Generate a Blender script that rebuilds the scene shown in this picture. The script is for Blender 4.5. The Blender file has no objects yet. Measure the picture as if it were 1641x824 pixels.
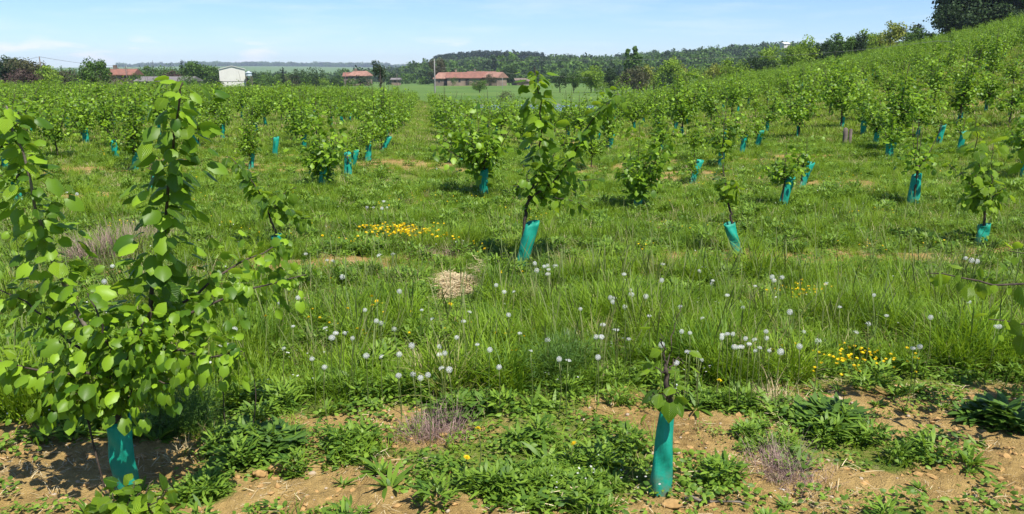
import bpy, math, random
import numpy as np
from mathutils import Vector, Matrix, Euler

# ------------------------------------------------------------------ camera, sky, sun
SC = bpy.context.scene
F, PITCH, EYE = 1263.0, math.radians(13.4), 1.65
cam_data = bpy.data.cameras.new("camera")
cam_data.sensor_width = 36.0
cam_data.lens = 36.0 * F / 1641.0
cam_data.clip_start, cam_data.clip_end = 0.05, 20000
cam = bpy.data.objects.new("camera", cam_data)
SC.collection.objects.link(cam)
cam.location = (0, 0, EYE)
cam.rotation_euler = (math.radians(90) - PITCH, 0, 0)
SC.camera = cam

SUN = Vector((0.34, -0.50, 1.0)).normalized()          # towards the sun
elev = math.asin(SUN.z)
world = bpy.data.worlds.new("World")
SC.world = world
world.use_nodes = True
wt = world.node_tree
wn = wt.nodes
bg = wn["Background"]
sky = wn.new("ShaderNodeTexSky")
sky.sky_type = 'NISHITA'
sky.sun_disc = False
sky.sun_elevation = elev
sky.sun_rotation = math.atan2(SUN.x, SUN.y)
sky.altitude = 100
sky.air_density = 1.0
sky.dust_density = 0.0
sky.ozone_density = 3.0
# thin clouds: noise over the view direction, low over the horizon and as faint streaks above
tc = wn.new("ShaderNodeTexCoord")
sepw = wn.new("ShaderNodeSeparateXYZ"); wt.links.new(tc.outputs['Generated'], sepw.inputs[0])
mp = wn.new("ShaderNodeMapping"); mp.inputs['Scale'].default_value = (3.0, 3.0, 26.0)
mp.inputs['Location'].default_value = (0.3, 0.1, 0.0)
wt.links.new(tc.outputs['Generated'], mp.inputs[0])
nz = wn.new("ShaderNodeTexNoise"); nz.inputs['Scale'].default_value = 1.7; nz.inputs['Detail'].default_value = 7
nz.inputs['Roughness'].default_value = 0.62
wt.links.new(mp.outputs[0], nz.inputs[0])
cr = wn.new("ShaderNodeValToRGB"); cr.color_ramp.elements[0].position = 0.47; cr.color_ramp.elements[1].position = 0.72
wt.links.new(nz.outputs[0], cr.inputs[0])
mp2 = wn.new("ShaderNodeMapping"); mp2.inputs['Scale'].default_value = (9.0, 9.0, 46.0)
wt.links.new(tc.outputs['Generated'], mp2.inputs[0])
nz2 = wn.new("ShaderNodeTexNoise"); nz2.inputs['Scale'].default_value = 1.3; nz2.inputs['Detail'].default_value = 8
wt.links.new(mp2.outputs[0], nz2.inputs[0])
cr2 = wn.new("ShaderNodeValToRGB"); cr2.color_ramp.elements[0].position = 0.54; cr2.color_ramp.elements[1].position = 0.64
wt.links.new(nz2.outputs[0], cr2.inputs[0])
lowm = wn.new("ShaderNodeMapRange"); lowm.inputs[1].default_value = 0.040; lowm.inputs[2].default_value = 0.022
lowm.inputs[3].default_value = 0.0; lowm.inputs[4].default_value = 1.0
wt.links.new(sepw.outputs[2], lowm.inputs[0])
m1 = wn.new("ShaderNodeMath"); m1.operation = 'MULTIPLY'; wt.links.new(cr2.outputs[0], m1.inputs[0]); wt.links.new(lowm.outputs[0], m1.inputs[1])
m2 = wn.new("ShaderNodeMath"); m2.operation = 'MULTIPLY'; m2.inputs[1].default_value = 0.32; wt.links.new(cr.outputs[0], m2.inputs[0])
m3 = wn.new("ShaderNodeMath"); m3.operation = 'MAXIMUM'; wt.links.new(m1.outputs[0], m3.inputs[0]); wt.links.new(m2.outputs[0], m3.inputs[1])
m4 = wn.new("ShaderNodeMath"); m4.operation = 'MULTIPLY'; m4.inputs[1].default_value = 0.95; wt.links.new(m3.outputs[0], m4.inputs[0])
mx = wn.new("ShaderNodeMix"); mx.data_type = 'RGBA'
wt.links.new(m4.outputs[0], mx.inputs['Factor'])
tint_ = wn.new("ShaderNodeMix"); tint_.data_type = 'RGBA'; tint_.blend_type = 'MULTIPLY'; tint_.inputs['Factor'].default_value = 1.0
tint_.inputs['B'].default_value = (.72, .90, 1.22, 1)
wt.links.new(sky.outputs[0], tint_.inputs['A'])
wt.links.new(tint_.outputs['Result'], mx.inputs['A'])
mx.inputs['B'].default_value = (8.6, 8.9, 9.2, 1)
wt.links.new(mx.outputs['Result'], bg.inputs[0])
bg.inputs[1].default_value = 0.08

sun_data = bpy.data.lights.new("sun", 'SUN')
sun_data.energy = 5.0
sun_data.angle = math.radians(0.53)
sun_data.color = (1.0, 0.955, 0.88)
sun = bpy.data.objects.new("sun", sun_data)
SC.collection.objects.link(sun)
sun.rotation_euler = (-SUN).to_track_quat('-Z', 'Y').to_euler()
SC.view_settings.view_transform = 'Standard'
SC.view_settings.look = 'None'
SC.view_settings.gamma = 1
SC.view_settings.exposure = 0.68
SC.cycles.max_bounces = 6
SC.cycles.transmission_bounces = 3
SC.cycles.transparent_max_bounces = 6
SC.cycles.volume_bounces = 0
SC.cycles.use_denoising = True

RNG = np.random.default_rng(11)
random.seed(5)
COL = SC.collection

# ------------------------------------------------------------------ noise and terrain
def _hash(ix, iy, seed):
    h = (ix.astype(np.int64) * 374761393 + iy.astype(np.int64) * 668265263 + seed * 1442695041) & 0xffffffff
    h = ((h ^ (h >> 13)) * 1274126177) & 0xffffffff
    return ((h ^ (h >> 16)) & 0xffff) / 65535.0

def vnoise(x, y, seed=0):
    x = np.asarray(x, float); y = np.asarray(y, float)
    ix, iy = np.floor(x), np.floor(y)
    fx, fy = x - ix, y - iy
    fx = fx * fx * (3 - 2 * fx); fy = fy * fy * (3 - 2 * fy)
    a = _hash(ix, iy, seed); b = _hash(ix + 1, iy, seed); c = _hash(ix, iy + 1, seed); d = _hash(ix + 1, iy + 1, seed)
    return (a * (1 - fx) + b * fx) * (1 - fy) + (c * (1 - fx) + d * fx) * fy

def fbm(x, y, seed=0, octv=4):
    s = 0; a = 1; t = 0
    for k in range(octv):
        s = s + a * vnoise(x * 2 ** k, y * 2 ** k, seed + k * 17); t += a; a *= 0.5
    return s / t

R_ = np.array([0.5, 8, 15, 25, 40, 70, 110, 150, 220, 320, 450, 650, 900, 1300, 2000, 3500, 6000, 9000])
AZ_ = np.array([-180, -60, -33, -22, -16, -12, -8, -5, -2, 2, 6, 11, 16, 22, 28, 33, 60, 110, 180.])
T_ = np.array([
 [0, 0, 0, 0, -.1, -.2, -.4, -.6, -1, -2, -3, -4, -4, -4, 0, 10, 0, -60],
 [0, 0, 0, 0, -.1, -.2, -.4, -.6, -1, -2, -3, -4, -4, -4, 0, 10, 0, -60],
 [0, 0, 0, -.02, -.2, -.6, -1.1, -1.6, -2.3, -3, -4, -5, -7, -8, -5, 6, 0, -60],
 [0, 0, 0, -.04, -.3, -.9, -1.7, -2.5, -3.2, -3.7, -5, -7, -9, -9, -5, 16, 0, -60],
 [0, 0, 0, -.06, -.4, -1.1, -2.0, -2.8, -3.4, -4, -6, -9, -11, -12, -5, 17, 5, -60],
 [0, 0, -.03, -.15, -.5, -1.1, -1.9, -2.6, -3.3, -4.2, -6.5, -9, -13, -13, -5, 13, 8, -60],
 [0, 0, -.08, -.35, -.85, -1.45, -2.1, -2.6, -3.3, -4.3, -6.5, -8, -9, -10, -5, 10, 8, -60],
 [0, 0, -.1, -.5, -1.15, -1.65, -2.1, -2.6, -3.3, -4.3, -5, -3, 1.5, -2, -5, 0, 0, -60],
 [0, 0, -.1, -.5, -1.2, -1.65, -2.1, -2.6, -3.3, -4.3, -4.5, -1, 5.5, 3, -5, 0, 0, -60],
 [0, 0, -.1, -.5, -1.2, -1.65, -2.1, -2.6, -3.3, -4.3, -5, -1, 5, 3, -5, 0, 0, -60],
 [0, 0, -.08, -.4, -1.0, -1.6, -2.1, -2.6, -3.3, -4.3, -5, -1, 5, 3, -5, 0, 0, -60],
 [0, 0, -.03, -.15, -.55, -1.1, -1.8, -2.5, -3.5, -4.2, -4, 2, 10, 9, 0, 0, 0, -60],
 [0, 0, 0.0, 0.0, .0, .0, .1, -1.0, -3, -4, -3, 6, 17, 15, 0, 0, 0, -60],
 [0, 0, .05, .15, .4, 1.1, 2.15, 1.8, 0, -1, 0, 8, 17, 15, 0, 0, 0, -60],
 [0, 0, .1, .35, 1.1, 2.6, 4.6, 4.8, 4, 3, 3, 8, 15, 13, 0, 0, 0, -60],
 [0, 0, .2, .7, 1.9, 4.2, 7.3, 8.6, 9, 9, 9, 10, 12, 10, 0, 0, 0, -60],
 [0, .15, .5, 1.4, 3.0, 6.0, 10, 12, 13, 13, 12, 12, 12, 10, 0, 0, 0, -60],
 [0, .05, .2, .6, 1.4, 3.0, 5, 7, 9, 9, 9, 9, 9, 8, 0, 0, 0, -60],
 [0, 0, 0, 0, -.1, -.2, -.4, -.6, -1, -2, -3, -4, -4, -4, 0, 10, 0, -60]], float)
_lr = np.linspace(math.log(0.5), math.log(9000), 240)
_az = np.arange(-180, 181, 1.0)
_t1 = np.array([np.interp(_lr, np.log(R_), row) for row in T_])
_T = np.array([np.interp(_az, AZ_, _t1[:, k]) for k in range(len(_lr))])      # r, az
def _blur(A, n, axis):
    k = np.ones(n) / n
    P = np.pad(A, [(n // 2, n // 2) if i == axis else (0, 0) for i in range(2)], mode='edge')
    return np.apply_along_axis(lambda v: np.convolve(v, k, 'valid'), axis, P)
_T = _blur(_blur(_T, 7, 0), 7, 0)
_T = _blur(_blur(_T, 3, 1), 3, 1)

S0 = np.array([0.59, 2.82]); UH = np.array([-0.11, 0.994]); VH = np.array([0.994, 0.11])
PU, PV = 3.75, 2.05
POND = (4.6, 72.0, 9.5, 7.5)

def base_h(x, y):
    x = np.asarray(x, float); y = np.asarray(y, float)
    r = np.maximum(np.hypot(x, y), 0.51)
    az = np.degrees(np.arctan2(x, y))
    fr = np.clip((np.log(r) - _lr[0]) / (_lr[1] - _lr[0]), 0, len(_lr) - 1.001)
    fa = np.clip(az + 180, 0, 359.999)
    i, j = fr.astype(int), fa.astype(int); u, v = fr - i, fa - j
    h = (_T[i, j] * (1 - u) + _T[i + 1, j] * u) * (1 - v) + (_T[i, j + 1] * (1 - u) + _T[i + 1, j + 1] * u) * v
    q = np.hypot((x - POND[0]) / POND[2], (y - POND[1]) / POND[3])
    return h - 0.45 * np.clip(1.25 - q, 0, 0.6) / 0.6

DENSE, BARE = [], []
def soil(x, y):
    """0..1 share of bare earth: weedy strips along the planting rows, patchy."""
    x = np.asarray(x, float); y = np.asarray(y, float)
    s = (x - S0[0]) * UH[0] + (y - S0[1]) * UH[1]
    n = fbm(x * 1.1, y * 1.9, 3, 4)
    n2 = fbm(x * 0.35 + 5, y * 0.8, 31, 3)
    k = np.round(s / PU)
    ds = s - k * PU
    first = np.exp(-((s - 0.28 - 0.35 * (n2 - .5)) / 0.66) ** 4)
    m0 = first * np.clip((n - 0.37) * 5.5, 0, 1)
    oth = np.exp(-(ds / 0.62) ** 2) * np.clip((n - 0.42) * 6, 0, 1) * np.clip((n2 - 0.34) * 5, 0, 1)
    gen = np.clip((n - 0.60) * 6, 0, 1) * 0.6 * np.clip((n2 - .4) * 5, 0, 1)
    back = np.clip(-s - 0.5, 0, 1) * np.clip((n - 0.4) * 5, 0, 1) * .8
    out = np.where(s < 1.8, np.maximum(m0, back * 0 + m0), np.maximum(oth * .85, gen))
    sh = out.shape
    if BARE:
        out = np.maximum(out.ravel(), in_patches(x.ravel(), y.ravel(), BARE) * .95) * (1 - np.clip(in_patches(x.ravel(), y.ravel(), DENSE) * 1.5, 0, 1))
    return np.clip(out.reshape(sh), 0, 1)

def ground(x, y):
    x = np.asarray(x, float); y = np.asarray(y, float)
    r = np.hypot(x, y)
    near = np.clip(1 - r / 14, 0, 1)
    m = soil(x, y)
    g = base_h(x, y) + (fbm(x * .6, y * .6, 9, 3) - .5) * .12 * np.clip(r / 4, 0, 1)
    clod = (np.abs(vnoise(x * 22, y * 22, 5) - .5) * 2 * .022 + (vnoise(x * 9, y * 9, 6) - .5) * .05 + (vnoise(x * 48, y * 48, 8) - .5) * .014)
    return g + clod * near * (0.35 + 0.65 * m)

def G(x, y):
    return float(ground(np.array([x]), np.array([y]))[0])

CP, SP = math.cos(PITCH), math.sin(PITCH)
def ray(px, py):
    cx, cy = (px - 820.5) / F, (412 - py) / F
    return np.array([cx, CP + cy * SP, cy * CP - SP])
def at(px, py, Y):
    d = ray(px, py); return np.array([0, 0, EYE]) + d * (Y / d[1])
def on_ground(px, py, z=0.0):
    """the place on the terrain (raised by z) that lies in this direction"""
    d = ray(px, py); o = np.array([0, 0, EYE])
    t = np.geomspace(1.2, 900, 2500)
    P = o + d * t[:, None]
    h = base_h(P[:, 0], P[:, 1]) + z
    b = np.nonzero(P[:, 2] < h)[0]
    k = b[0] if len(b) else len(t) - 1
    x, y = float(P[k, 0]), float(P[k, 1])
    return np.array([x, y, G(x, y)])

# ------------------------------------------------------------------ materials
def new_mat(name):
    m = bpy.data.materials.new(name); m.use_nodes = True
    nt = m.node_tree; nt.nodes.clear()
    out = nt.nodes.new("ShaderNodeOutputMaterial")
    return m, nt, out
def N(nt, kind, **kw):
    n = nt.nodes.new(kind)
    for k, v in kw.items():
        if k.startswith('i_'):
            n.inputs[k[2:].replace('_', ' ')].default_value = v
        else: setattr(n, k, v)
    return n
def rgb(c): return (c[0], c[1], c[2], 1)
def mixc(nt, fac, a, b, blend='MIX'):
    m = nt.nodes.new("ShaderNodeMix"); m.data_type = 'RGBA'; m.blend_type = blend
    for s, v in (('Factor', fac), ('A', a), ('B', b)):
        if isinstance(v, (int, float)): m.inputs[s].default_value = v
        elif isinstance(v, tuple): m.inputs[s].default_value = rgb(v)
        else: nt.links.new(v, m.inputs[s])
    return m.outputs['Result']
def mrange(nt, v, a, b, c=0.0, d=1.0):
    n = nt.nodes.new("ShaderNodeMapRange"); nt.links.new(v, n.inputs[0])
    for i, q in enumerate((a, b, c, d)): n.inputs[i + 1].default_value = q
    return n.outputs[0]
def noise(nt, scale, detail=4, coord='Object', rough=.55, vec=None, stretch=None):
    if vec is None:
        t = nt.nodes.new("ShaderNodeTexCoord"); vec = t.outputs[coord]
    if stretch:
        mpn = nt.nodes.new("ShaderNodeMapping"); mpn.inputs['Scale'].default_value = stretch
        nt.links.new(vec, mpn.inputs[0]); vec = mpn.outputs[0]
    n = nt.nodes.new("ShaderNodeTexNoise"); n.inputs['Scale'].default_value = scale
    n.inputs['Detail'].default_value = detail; n.inputs['Roughness'].default_value = rough
    nt.links.new(vec, n.inputs[0]); return n.outputs[0]

def leaf_mat(name, dark, light, trans=None, tmix=0.4, rough=0.5, rand='object', spec=.3, veins=False, odd=None):
    m, nt, out = new_mat(name)
    if rand == 'object':
        f = N(nt, "ShaderNodeObjectInfo").outputs['Random']
    else:
        f = N(nt, "ShaderNodeAttribute", attribute_name='tint').outputs['Fac']
    c = mixc(nt, f, dark, light)
    if name in ('grass_blades', 'short_grass'):
        loc = N(nt, "ShaderNodeObjectInfo").outputs['Location']
        pn = noise(nt, .9, 4, vec=loc, rough=.6)
        c = mixc(nt, mrange(nt, pn, .42, .68, 0, .45), c, (light[0] * 1.15, light[1] * 1.0, light[2] * 1.2))
    if odd:
        c = mixc(nt, mrange(nt, f, odd[1], odd[1] + .02), c, odd[0])
    bump = None
    if veins:
        uv = N(nt, "ShaderNodeUVMap")
        w = N(nt, "ShaderNodeTexWave", wave_type='BANDS', bands_direction='Y')
        sep = N(nt, "ShaderNodeSeparateXYZ"); nt.links.new(uv.outputs[0], sep.inputs[0])
        ab = N(nt, "ShaderNodeMath", operation='ABSOLUTE'); nt.links.new(sep.outputs[0], ab.inputs[0])
        mu = N(nt, "ShaderNodeMath", operation='MULTIPLY_ADD'); nt.links.new(ab.outputs[0], mu.inputs[0])
        mu.inputs[1].default_value = -0.45; nt.links.new(sep.outputs[1], mu.inputs[2])
        cb = N(nt, "ShaderNodeCombineXYZ"); nt.links.new(mu.outputs[0], cb.inputs[1])
        nt.links.new(cb.outputs[0], w.inputs[0]); w.inputs['Scale'].default_value = 2.6
        c2 = mixc(nt, mrange(nt, w.outputs['Fac'], .1, .9, .82, 1.12), (0, 0, 0), c)
        mid = mrange(nt, ab.outputs[0], 0.0, 0.09, 0.5, 0.0)
        c = mixc(nt, mid, c2, light)
        bump = N(nt, "ShaderNodeBump"); bump.inputs['Strength'].default_value = .5; bump.inputs['Distance'].default_value = .01
        nt.links.new(w.outputs['Fac'], bump.inputs['Height'])
    p = N(nt, "ShaderNodeBsdfPrincipled"); p.inputs['Roughness'].default_value = rough
    p.inputs['Specular IOR Level'].default_value = spec
    nt.links.new(c, p.inputs['Base Color'])
    t = N(nt, "ShaderNodeBsdfTranslucent")
    if trans is None: trans = (light[0] * 1.7, light[1] * 1.5, light[2] * .7)
    tc_ = mixc(nt, .5, c, trans); nt.links.new(tc_, t.inputs[0])
    if bump: nt.links.new(bump.outputs[0], p.inputs['Normal'])
    mixn = N(nt, "ShaderNodeMixShader"); mixn.inputs[0].default_value = tmix
    nt.links.new(p.outputs[0], mixn.inputs[1]); nt.links.new(t.outputs[0], mixn.inputs[2])
    nt.links.new(mixn.outputs[0], out.inputs[0])
    return m

def plain_mat(name, col, rough=.8, nscale=0, col2=None, spec=.3, bump=0, stretch=None, thr=(.35, .65)):
    m, nt, out = new_mat(name)
    p = N(nt, "ShaderNodeBsdfPrincipled"); p.inputs['Roughness'].default_value = rough
    p.inputs['Specular IOR Level'].default_value = spec
    if nscale:
        f = noise(nt, nscale, 5, stretch=stretch)
        nt.links.new(mixc(nt, mrange(nt, f, thr[0], thr[1]), col, col2 or tuple(v * .6 for v in col)), p.inputs['Base Color'])
        if bump:
            b = N(nt, "ShaderNodeBump"); b.inputs['Strength'].default_value = bump; b.inputs['Distance'].default_value = .02
            nt.links.new(f, b.inputs['Height']); nt.links.new(b.outputs[0], p.inputs['Normal'])
    else: p.inputs['Base Color'].default_value = rgb(col)
    nt.links.new(p.outputs[0], out.inputs[0])
    return m

M = {}
M['hazel'] = leaf_mat('hazel_leaf', (0.030, 0.095, 0.008), (0.29, 0.46, 0.026), (0.48, 0.66, 0.03), .46, .42, 'object', .35, True)
M['hazel_far'] = leaf_mat('hazel_foliage', (0.040, 0.110, 0.007), (0.27, 0.44, 0.020), (0.34, 0.50, 0.03), .40, .45, 'attr', .35)
M['bark'] = plain_mat('hazel_bark', (0.085, 0.062, 0.045), .85, 35, (0.035, 0.026, 0.02), bump=.4)
M['bark_pale'] = plain_mat('grey_bark', (0.20, 0.17, 0.14), .85, 30, (0.10, 0.08, 0.06), bump=.4)
M['grass'] = leaf_mat('grass_blades', (0.050, 0.125, 0.008), (0.215, 0.345, 0.016), (0.38, 0.54, 0.02), .35, .5, 'object', .25, odd=((.30, .25, .11), .955))
M['lowgrass'] = leaf_mat('short_grass', (0.050, 0.120, 0.010), (0.21, 0.315, 0.022), (0.36, 0.44, 0.04), .3, .55, 'object', .2, odd=((.34, .27, .14), .88))
M['weed'] = leaf_mat('weed_leaves', (0.055, 0.125, 0.014), (0.20, 0.32, 0.030), (0.3, 0.46, 0.03), .3, .5, 'attr', .3)
M['weed_dark'] = leaf_mat('dark_weed_leaves', (0.040, 0.095, 0.014), (0.12, 0.22, 0.028), (0.22, 0.36, 0.03), .28, .45, 'attr', .35)
M['weed_lime'] = leaf_mat('pale_weed_leaves', (0.10, 0.18, 0.02), (0.26, 0.33, 0.05), (0.34, 0.42, 0.05), .35, .5, 'attr', .25)
M['straw'] = leaf_mat('dry_grass', (0.36, 0.27, 0.14), (0.74, 0.62, 0.38), (.5, .4, .2), .2, .7, 'attr', .15)
M['purple'] = leaf_mat('purple_seed_grass', (0.22, 0.14, 0.12), (0.46, 0.33, 0.28), (.35, .25, .2), .2, .7, 'attr', .15)
M['white'] = leaf_mat('white_petals', (0.74, .74, .70), (.85, .85, .8), (.8, .8, .75), .35, .7, 'object', .1)
M['yellow'] = leaf_mat('yellow_petals', (0.80, .55, .01), (.88, .68, .02), (.9, .7, .02), .25, .55, 'object', .2)
M['stem'] = leaf_mat('flower_stem', (0.09, .14, .03), (.16, .18, .06), None, .2, .6, 'object', .2)
M['pebble'] = plain_mat('pebble', (0.42, .34, .24), .85, 6, (.28, .21, .14), bump=.3)
M['clod'] = plain_mat('earth_clod', (0.43, .265, .10), .95, 20, (.26, .155, .055), bump=.6)

def tube_mat(name, c1, c2):
    m, nt, out = new_mat(name)
    t = N(nt, "ShaderNodeTexCoord")
    w1 = N(nt, "ShaderNodeTexWave", bands_direction='Z'); w1.inputs['Scale'].default_value = 60
    nt.links.new(t.outputs['Object'], w1.inputs[0])
    w2 = N(nt, "ShaderNodeTexWave", bands_direction='X'); w2.inputs['Scale'].default_value = 60
    nt.links.new(t.outputs['Object'], w2.inputs[0])
    f = noise(nt, 9, 4)
    c = mixc(nt, mrange(nt, f, .35, .7), c1, c2)
    dirt = noise(nt, 26, 5)
    sep = N(nt, "ShaderNodeSeparateXYZ"); nt.links.new(t.outputs['Object'], sep.inputs[0])
    low = mrange(nt, sep.outputs[2], .0, .13, .9, 0.0)
    mm = N(nt, "ShaderNodeMath", operation='MULTIPLY'); nt.links.new(low, mm.inputs[0]); nt.links.new(mrange(nt, dirt, .4, .6), mm.inputs[1])
    c = mixc(nt, mm.outputs[0], c, (.20, .14, .08))
    weave = N(nt, "ShaderNodeMath", operation='ADD'); nt.links.new(w1.outputs['Fac'], weave.inputs[0]); nt.links.new(w2.outputs['Fac'], weave.inputs[1])
    b = N(nt, "ShaderNodeBump"); b.inputs['Strength'].default_value = .25; b.inputs['Distance'].default_value = .002
    nt.links.new(weave.outputs[0], b.inputs['Height'])
    p = N(nt, "ShaderNodeBsdfPrincipled"); p.inputs['Roughness'].default_value = .48; p.inputs['Specular IOR Level'].default_value = .4
    nt.links.new(c, p.inputs['Base Color']); nt.links.new(b.outputs[0], p.inputs['Normal'])
    tr = N(nt, "ShaderNodeBsdfTranslucent"); tr.inputs[0].default_value = (.01, .45, .33, 1)
    mx_ = N(nt, "ShaderNodeMixShader"); mx_.inputs[0].default_value = .22
    nt.links.new(p.outputs[0], mx_.inputs[1]); nt.links.new(tr.outputs[0], mx_.inputs[2]); nt.links.new(mx_.outputs[0], out.inputs[0])
    return m
M['guard'] = tube_mat('teal_guard_cloth', (.005, .27, .175), (.02, .42, .295))

# ------------------------------------------------------------------ mesh helpers
def link(name, me, mat=None, parent=None, loc=None, kind=None, label=None, cat=None, group=None):
    o = bpy.data.objects.new(name, me)
    COL.objects.link(o)
    if mat is not None and me is not None and len(me.materials) == 0: me.materials.append(mat)
    if parent is not None: o.parent = parent
    if loc is not None: o.location = loc
    tag(o, label, cat, group, kind)
    return o
def tag(o, label=None, cat=None, group=None, kind=None):
    if label: o['label'] = label
    if cat: o['category'] = cat
    if group: o['group'] = group
    if kind: o['kind'] = kind
    return o
def empty(name, loc, label=None, cat=None, group=None, rz=0):
    o = bpy.data.objects.new(name, None); COL.objects.link(o)
    o.location = tuple(float(v) for v in loc); o.rotation_euler = (0, 0, rz)
    o.empty_display_size = .1
    return tag(o, label, cat, group)

def np_mesh(name, V, Fc, smooth=True, tint=None, uv=None):
    """V (n,3), Fc (m,k) all faces the same size; tint one value per vertex; uv per vertex."""
    V = np.asarray(V, np.float32); Fc = np.asarray(Fc, np.int32)
    me = bpy.data.meshes.new(name)
    m, k = Fc.shape
    me.vertices.add(len(V)); me.vertices.foreach_set('co', V.ravel())
    me.loops.add(m * k); me.loops.foreach_set('vertex_index', Fc.ravel())
    me.polygons.add(m); me.polygons.foreach_set('loop_start', np.arange(0, m * k, k, dtype=np.int32))
    me.polygons.foreach_set('loop_total', np.full(m, k, np.int32))
    me.polygons.foreach_set('use_smooth', np.full(m, smooth, bool))
    if tint is not None:
        a = me.attributes.new('tint', 'FLOAT', 'POINT'); a.data.foreach_set('value', np.asarray(tint, np.float32))
    if uv is not None:
        l = me.uv_layers.new(name='UVMap'); l.data.foreach_set('uv', np.asarray(uv, np.float32)[Fc.ravel()].ravel())
    me.update(); me.validate()
    return me

class Acc:
    """collects quads from several sources into one mesh"""
    def __init__(s): s.V = []; s.F = []; s.T = []; s.n = 0
    def add(s, V, Fc, tint=0.5):
        V = np.asarray(V, float); Fc = np.asarray(Fc, int)
        if Fc.shape[1] == 3: Fc = np.hstack([Fc, Fc[:, 2:3]]) if False else Fc
        s.V.append(V); s.F.append(Fc + s.n); s.n += len(V)
        s.T.append(np.full(len(V), tint) if np.isscalar(tint) else np.asarray(tint))
    def mesh(s, name, smooth=True):
        return np_mesh(name, np.vstack(s.V), np.vstack(s.F), smooth, np.concatenate(s.T))

def norm(v):
    v = np.asarray(v, float); return v / np.maximum(np.linalg.norm(v, axis=-1, keepdims=True), 1e-9)
def frames(d, n):
    """rotation matrices with columns x, d, n'"""
    d = norm(d); n = n - (n * d).sum(-1, keepdims=True) * d; n = norm(n)
    x = np.cross(d, n)
    return np.stack([x, d, n], -1)
def stamp(TV, TF, P, R, S):
    """the template TV/TF copied to every position"""
    k = len(TV)
    V = np.einsum('nij,kj->nki', R, TV) * np.asarray(S)[:, None, None] + P[:, None, :]
    Fc = TF[None] + (np.arange(len(P)) * k)[:, None, None]
    return V.reshape(-1, 3), Fc.reshape(-1, TF.shape[1])

def tube_path(P, R, seg=6):
    P = np.asarray(P, float); n = len(P)
    R = np.broadcast_to(np.asarray(R, float), (n,)) if np.ndim(R) == 0 else np.interp(np.linspace(0, 1, n), np.linspace(0, 1, len(R)), R)
    T = norm(np.gradient(P, axis=0))
    ref = np.array([0.31, 0.2, 0.93]) if abs(T[0, 2]) < .8 else np.array([1., .13, .1])
    A = norm(np.cross(T, ref)); B = np.cross(T, A)
    th = np.linspace(0, 2 * np.pi, seg, endpoint=False)
    V = (P[:, None] + (A[:, None] * np.cos(th)[None, :, None] + B[:, None] * np.sin(th)[None, :, None]) * R[:, None, None]).reshape(-1, 3)
    i = np.arange(n - 1)[:, None] * seg; j = np.arange(seg)[None]
    jn = (j + 1) % seg
    Fq = np.stack([i + j, i + jn, i + seg + jn, i + seg + j], -1).reshape(-1, 4)
    # end cap
    V = np.vstack([V, P[-1:] + T[-1:] * R[-1] * .5])
    e = (n - 1) * seg
    cap = np.array([[e + a, e + (a + 1) % seg, len(V) - 1, len(V) - 1] for a in range(0, seg)])
    capq = np.array([[e + a, e + (a + 1) % seg, e + (a + 2) % seg, len(V) - 1] for a in range(0, seg, 2)])
    return V, np.vstack([Fq, capq])

def smooth_path(pts, n=10):
    """Catmull-Rom through pts"""
    P = np.asarray(pts, float)
    if len(P) < 3: return np.array([P[0] + (P[-1] - P[0]) * t for t in np.linspace(0, 1, n)])
    Q = np.vstack([2 * P[0] - P[1], P, 2 * P[-1] - P[-2]])
    out = []
    for i in range(1, len(Q) - 2):
        m = max(2, n // (len(P) - 1))
        for t in np.linspace(0, 1, m, endpoint=False):
            out.append(.5 * (2 * Q[i] + (Q[i + 1] - Q[i - 1]) * t + (2 * Q[i - 1] - 5 * Q[i] + 4 * Q[i + 1] - Q[i + 2]) * t * t + (3 * Q[i] - Q[i - 1] - 3 * Q[i + 1] + Q[i + 2]) * t ** 3))
    out.append(P[-1]); return np.array(out)

def bx(a, b, rz=0.0, org=(0, 0)):
    x0, y0, z0 = a; x1, y1, z1 = b
    V = np.array([[x0, y0, z0], [x1, y0, z0], [x1, y1, z0], [x0, y1, z0], [x0, y0, z1], [x1, y0, z1], [x1, y1, z1], [x0, y1, z1]], float)
    Fq = np.array([[0, 3, 2, 1], [4, 5, 6, 7], [0, 1, 5, 4], [1, 2, 6, 5], [2, 3, 7, 6], [3, 0, 4, 7]])
    return V, Fq

# ------------------------------------------------------------------ leaf shapes
def hazel_leaf(seed, fold=.35, droop=.35, rows=7):
    r = np.random.default_rng(seed)
    t = np.linspace(0, 1, rows)
    w = np.array([.24, .42, .50, .49, .40, .23, .01])
    t = np.array([0, .15, .33, .52, .70, .86, 1.06])
    u = np.array([-1, -.5, 0, .5, 1.])
    V, UV = [], []
    tw = r.uniform(-.15, .15)
    for i, ti in enumerate(t):
        for k, uk in enumerate(u):
            ww = w[i] * (1 + (r.uniform(-.05, .05) + (.05 if i % 2 else -.05)) * (abs(uk) == 1))
            x = uk * ww
            yy = ti - (0.16 if i == 0 else .05) * abs(uk) * (1 - ti) + abs(uk) * .03
            z = -fold * abs(x) ** 1.4 - droop * ti * ti * .8 + (.022 if abs(uk) == .5 else 0) * (1 if i % 2 else -1) + tw * x * ti + r.uniform(-.015, .015)
            V.append((x, yy, z)); UV.append((uk, ti))
    Fq = [[i * 5 + k, i * 5 + k + 1, i * 5 + k + 6, i * 5 + k + 5] for i in range(rows - 1) for k in range(4)]
    V = np.array(V)
    return V, np.array(Fq), np.array(UV)
LEAVES = []
for i in range(9):
    V, Fq, UV = hazel_leaf(40 + i, RNG.uniform(.1, .6), RNG.uniform(.1, .8))
    me = np_mesh('leaf_shape', V, Fq, True, None, UV); me.materials.append(M['hazel']); LEAVES.append(me)
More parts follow.
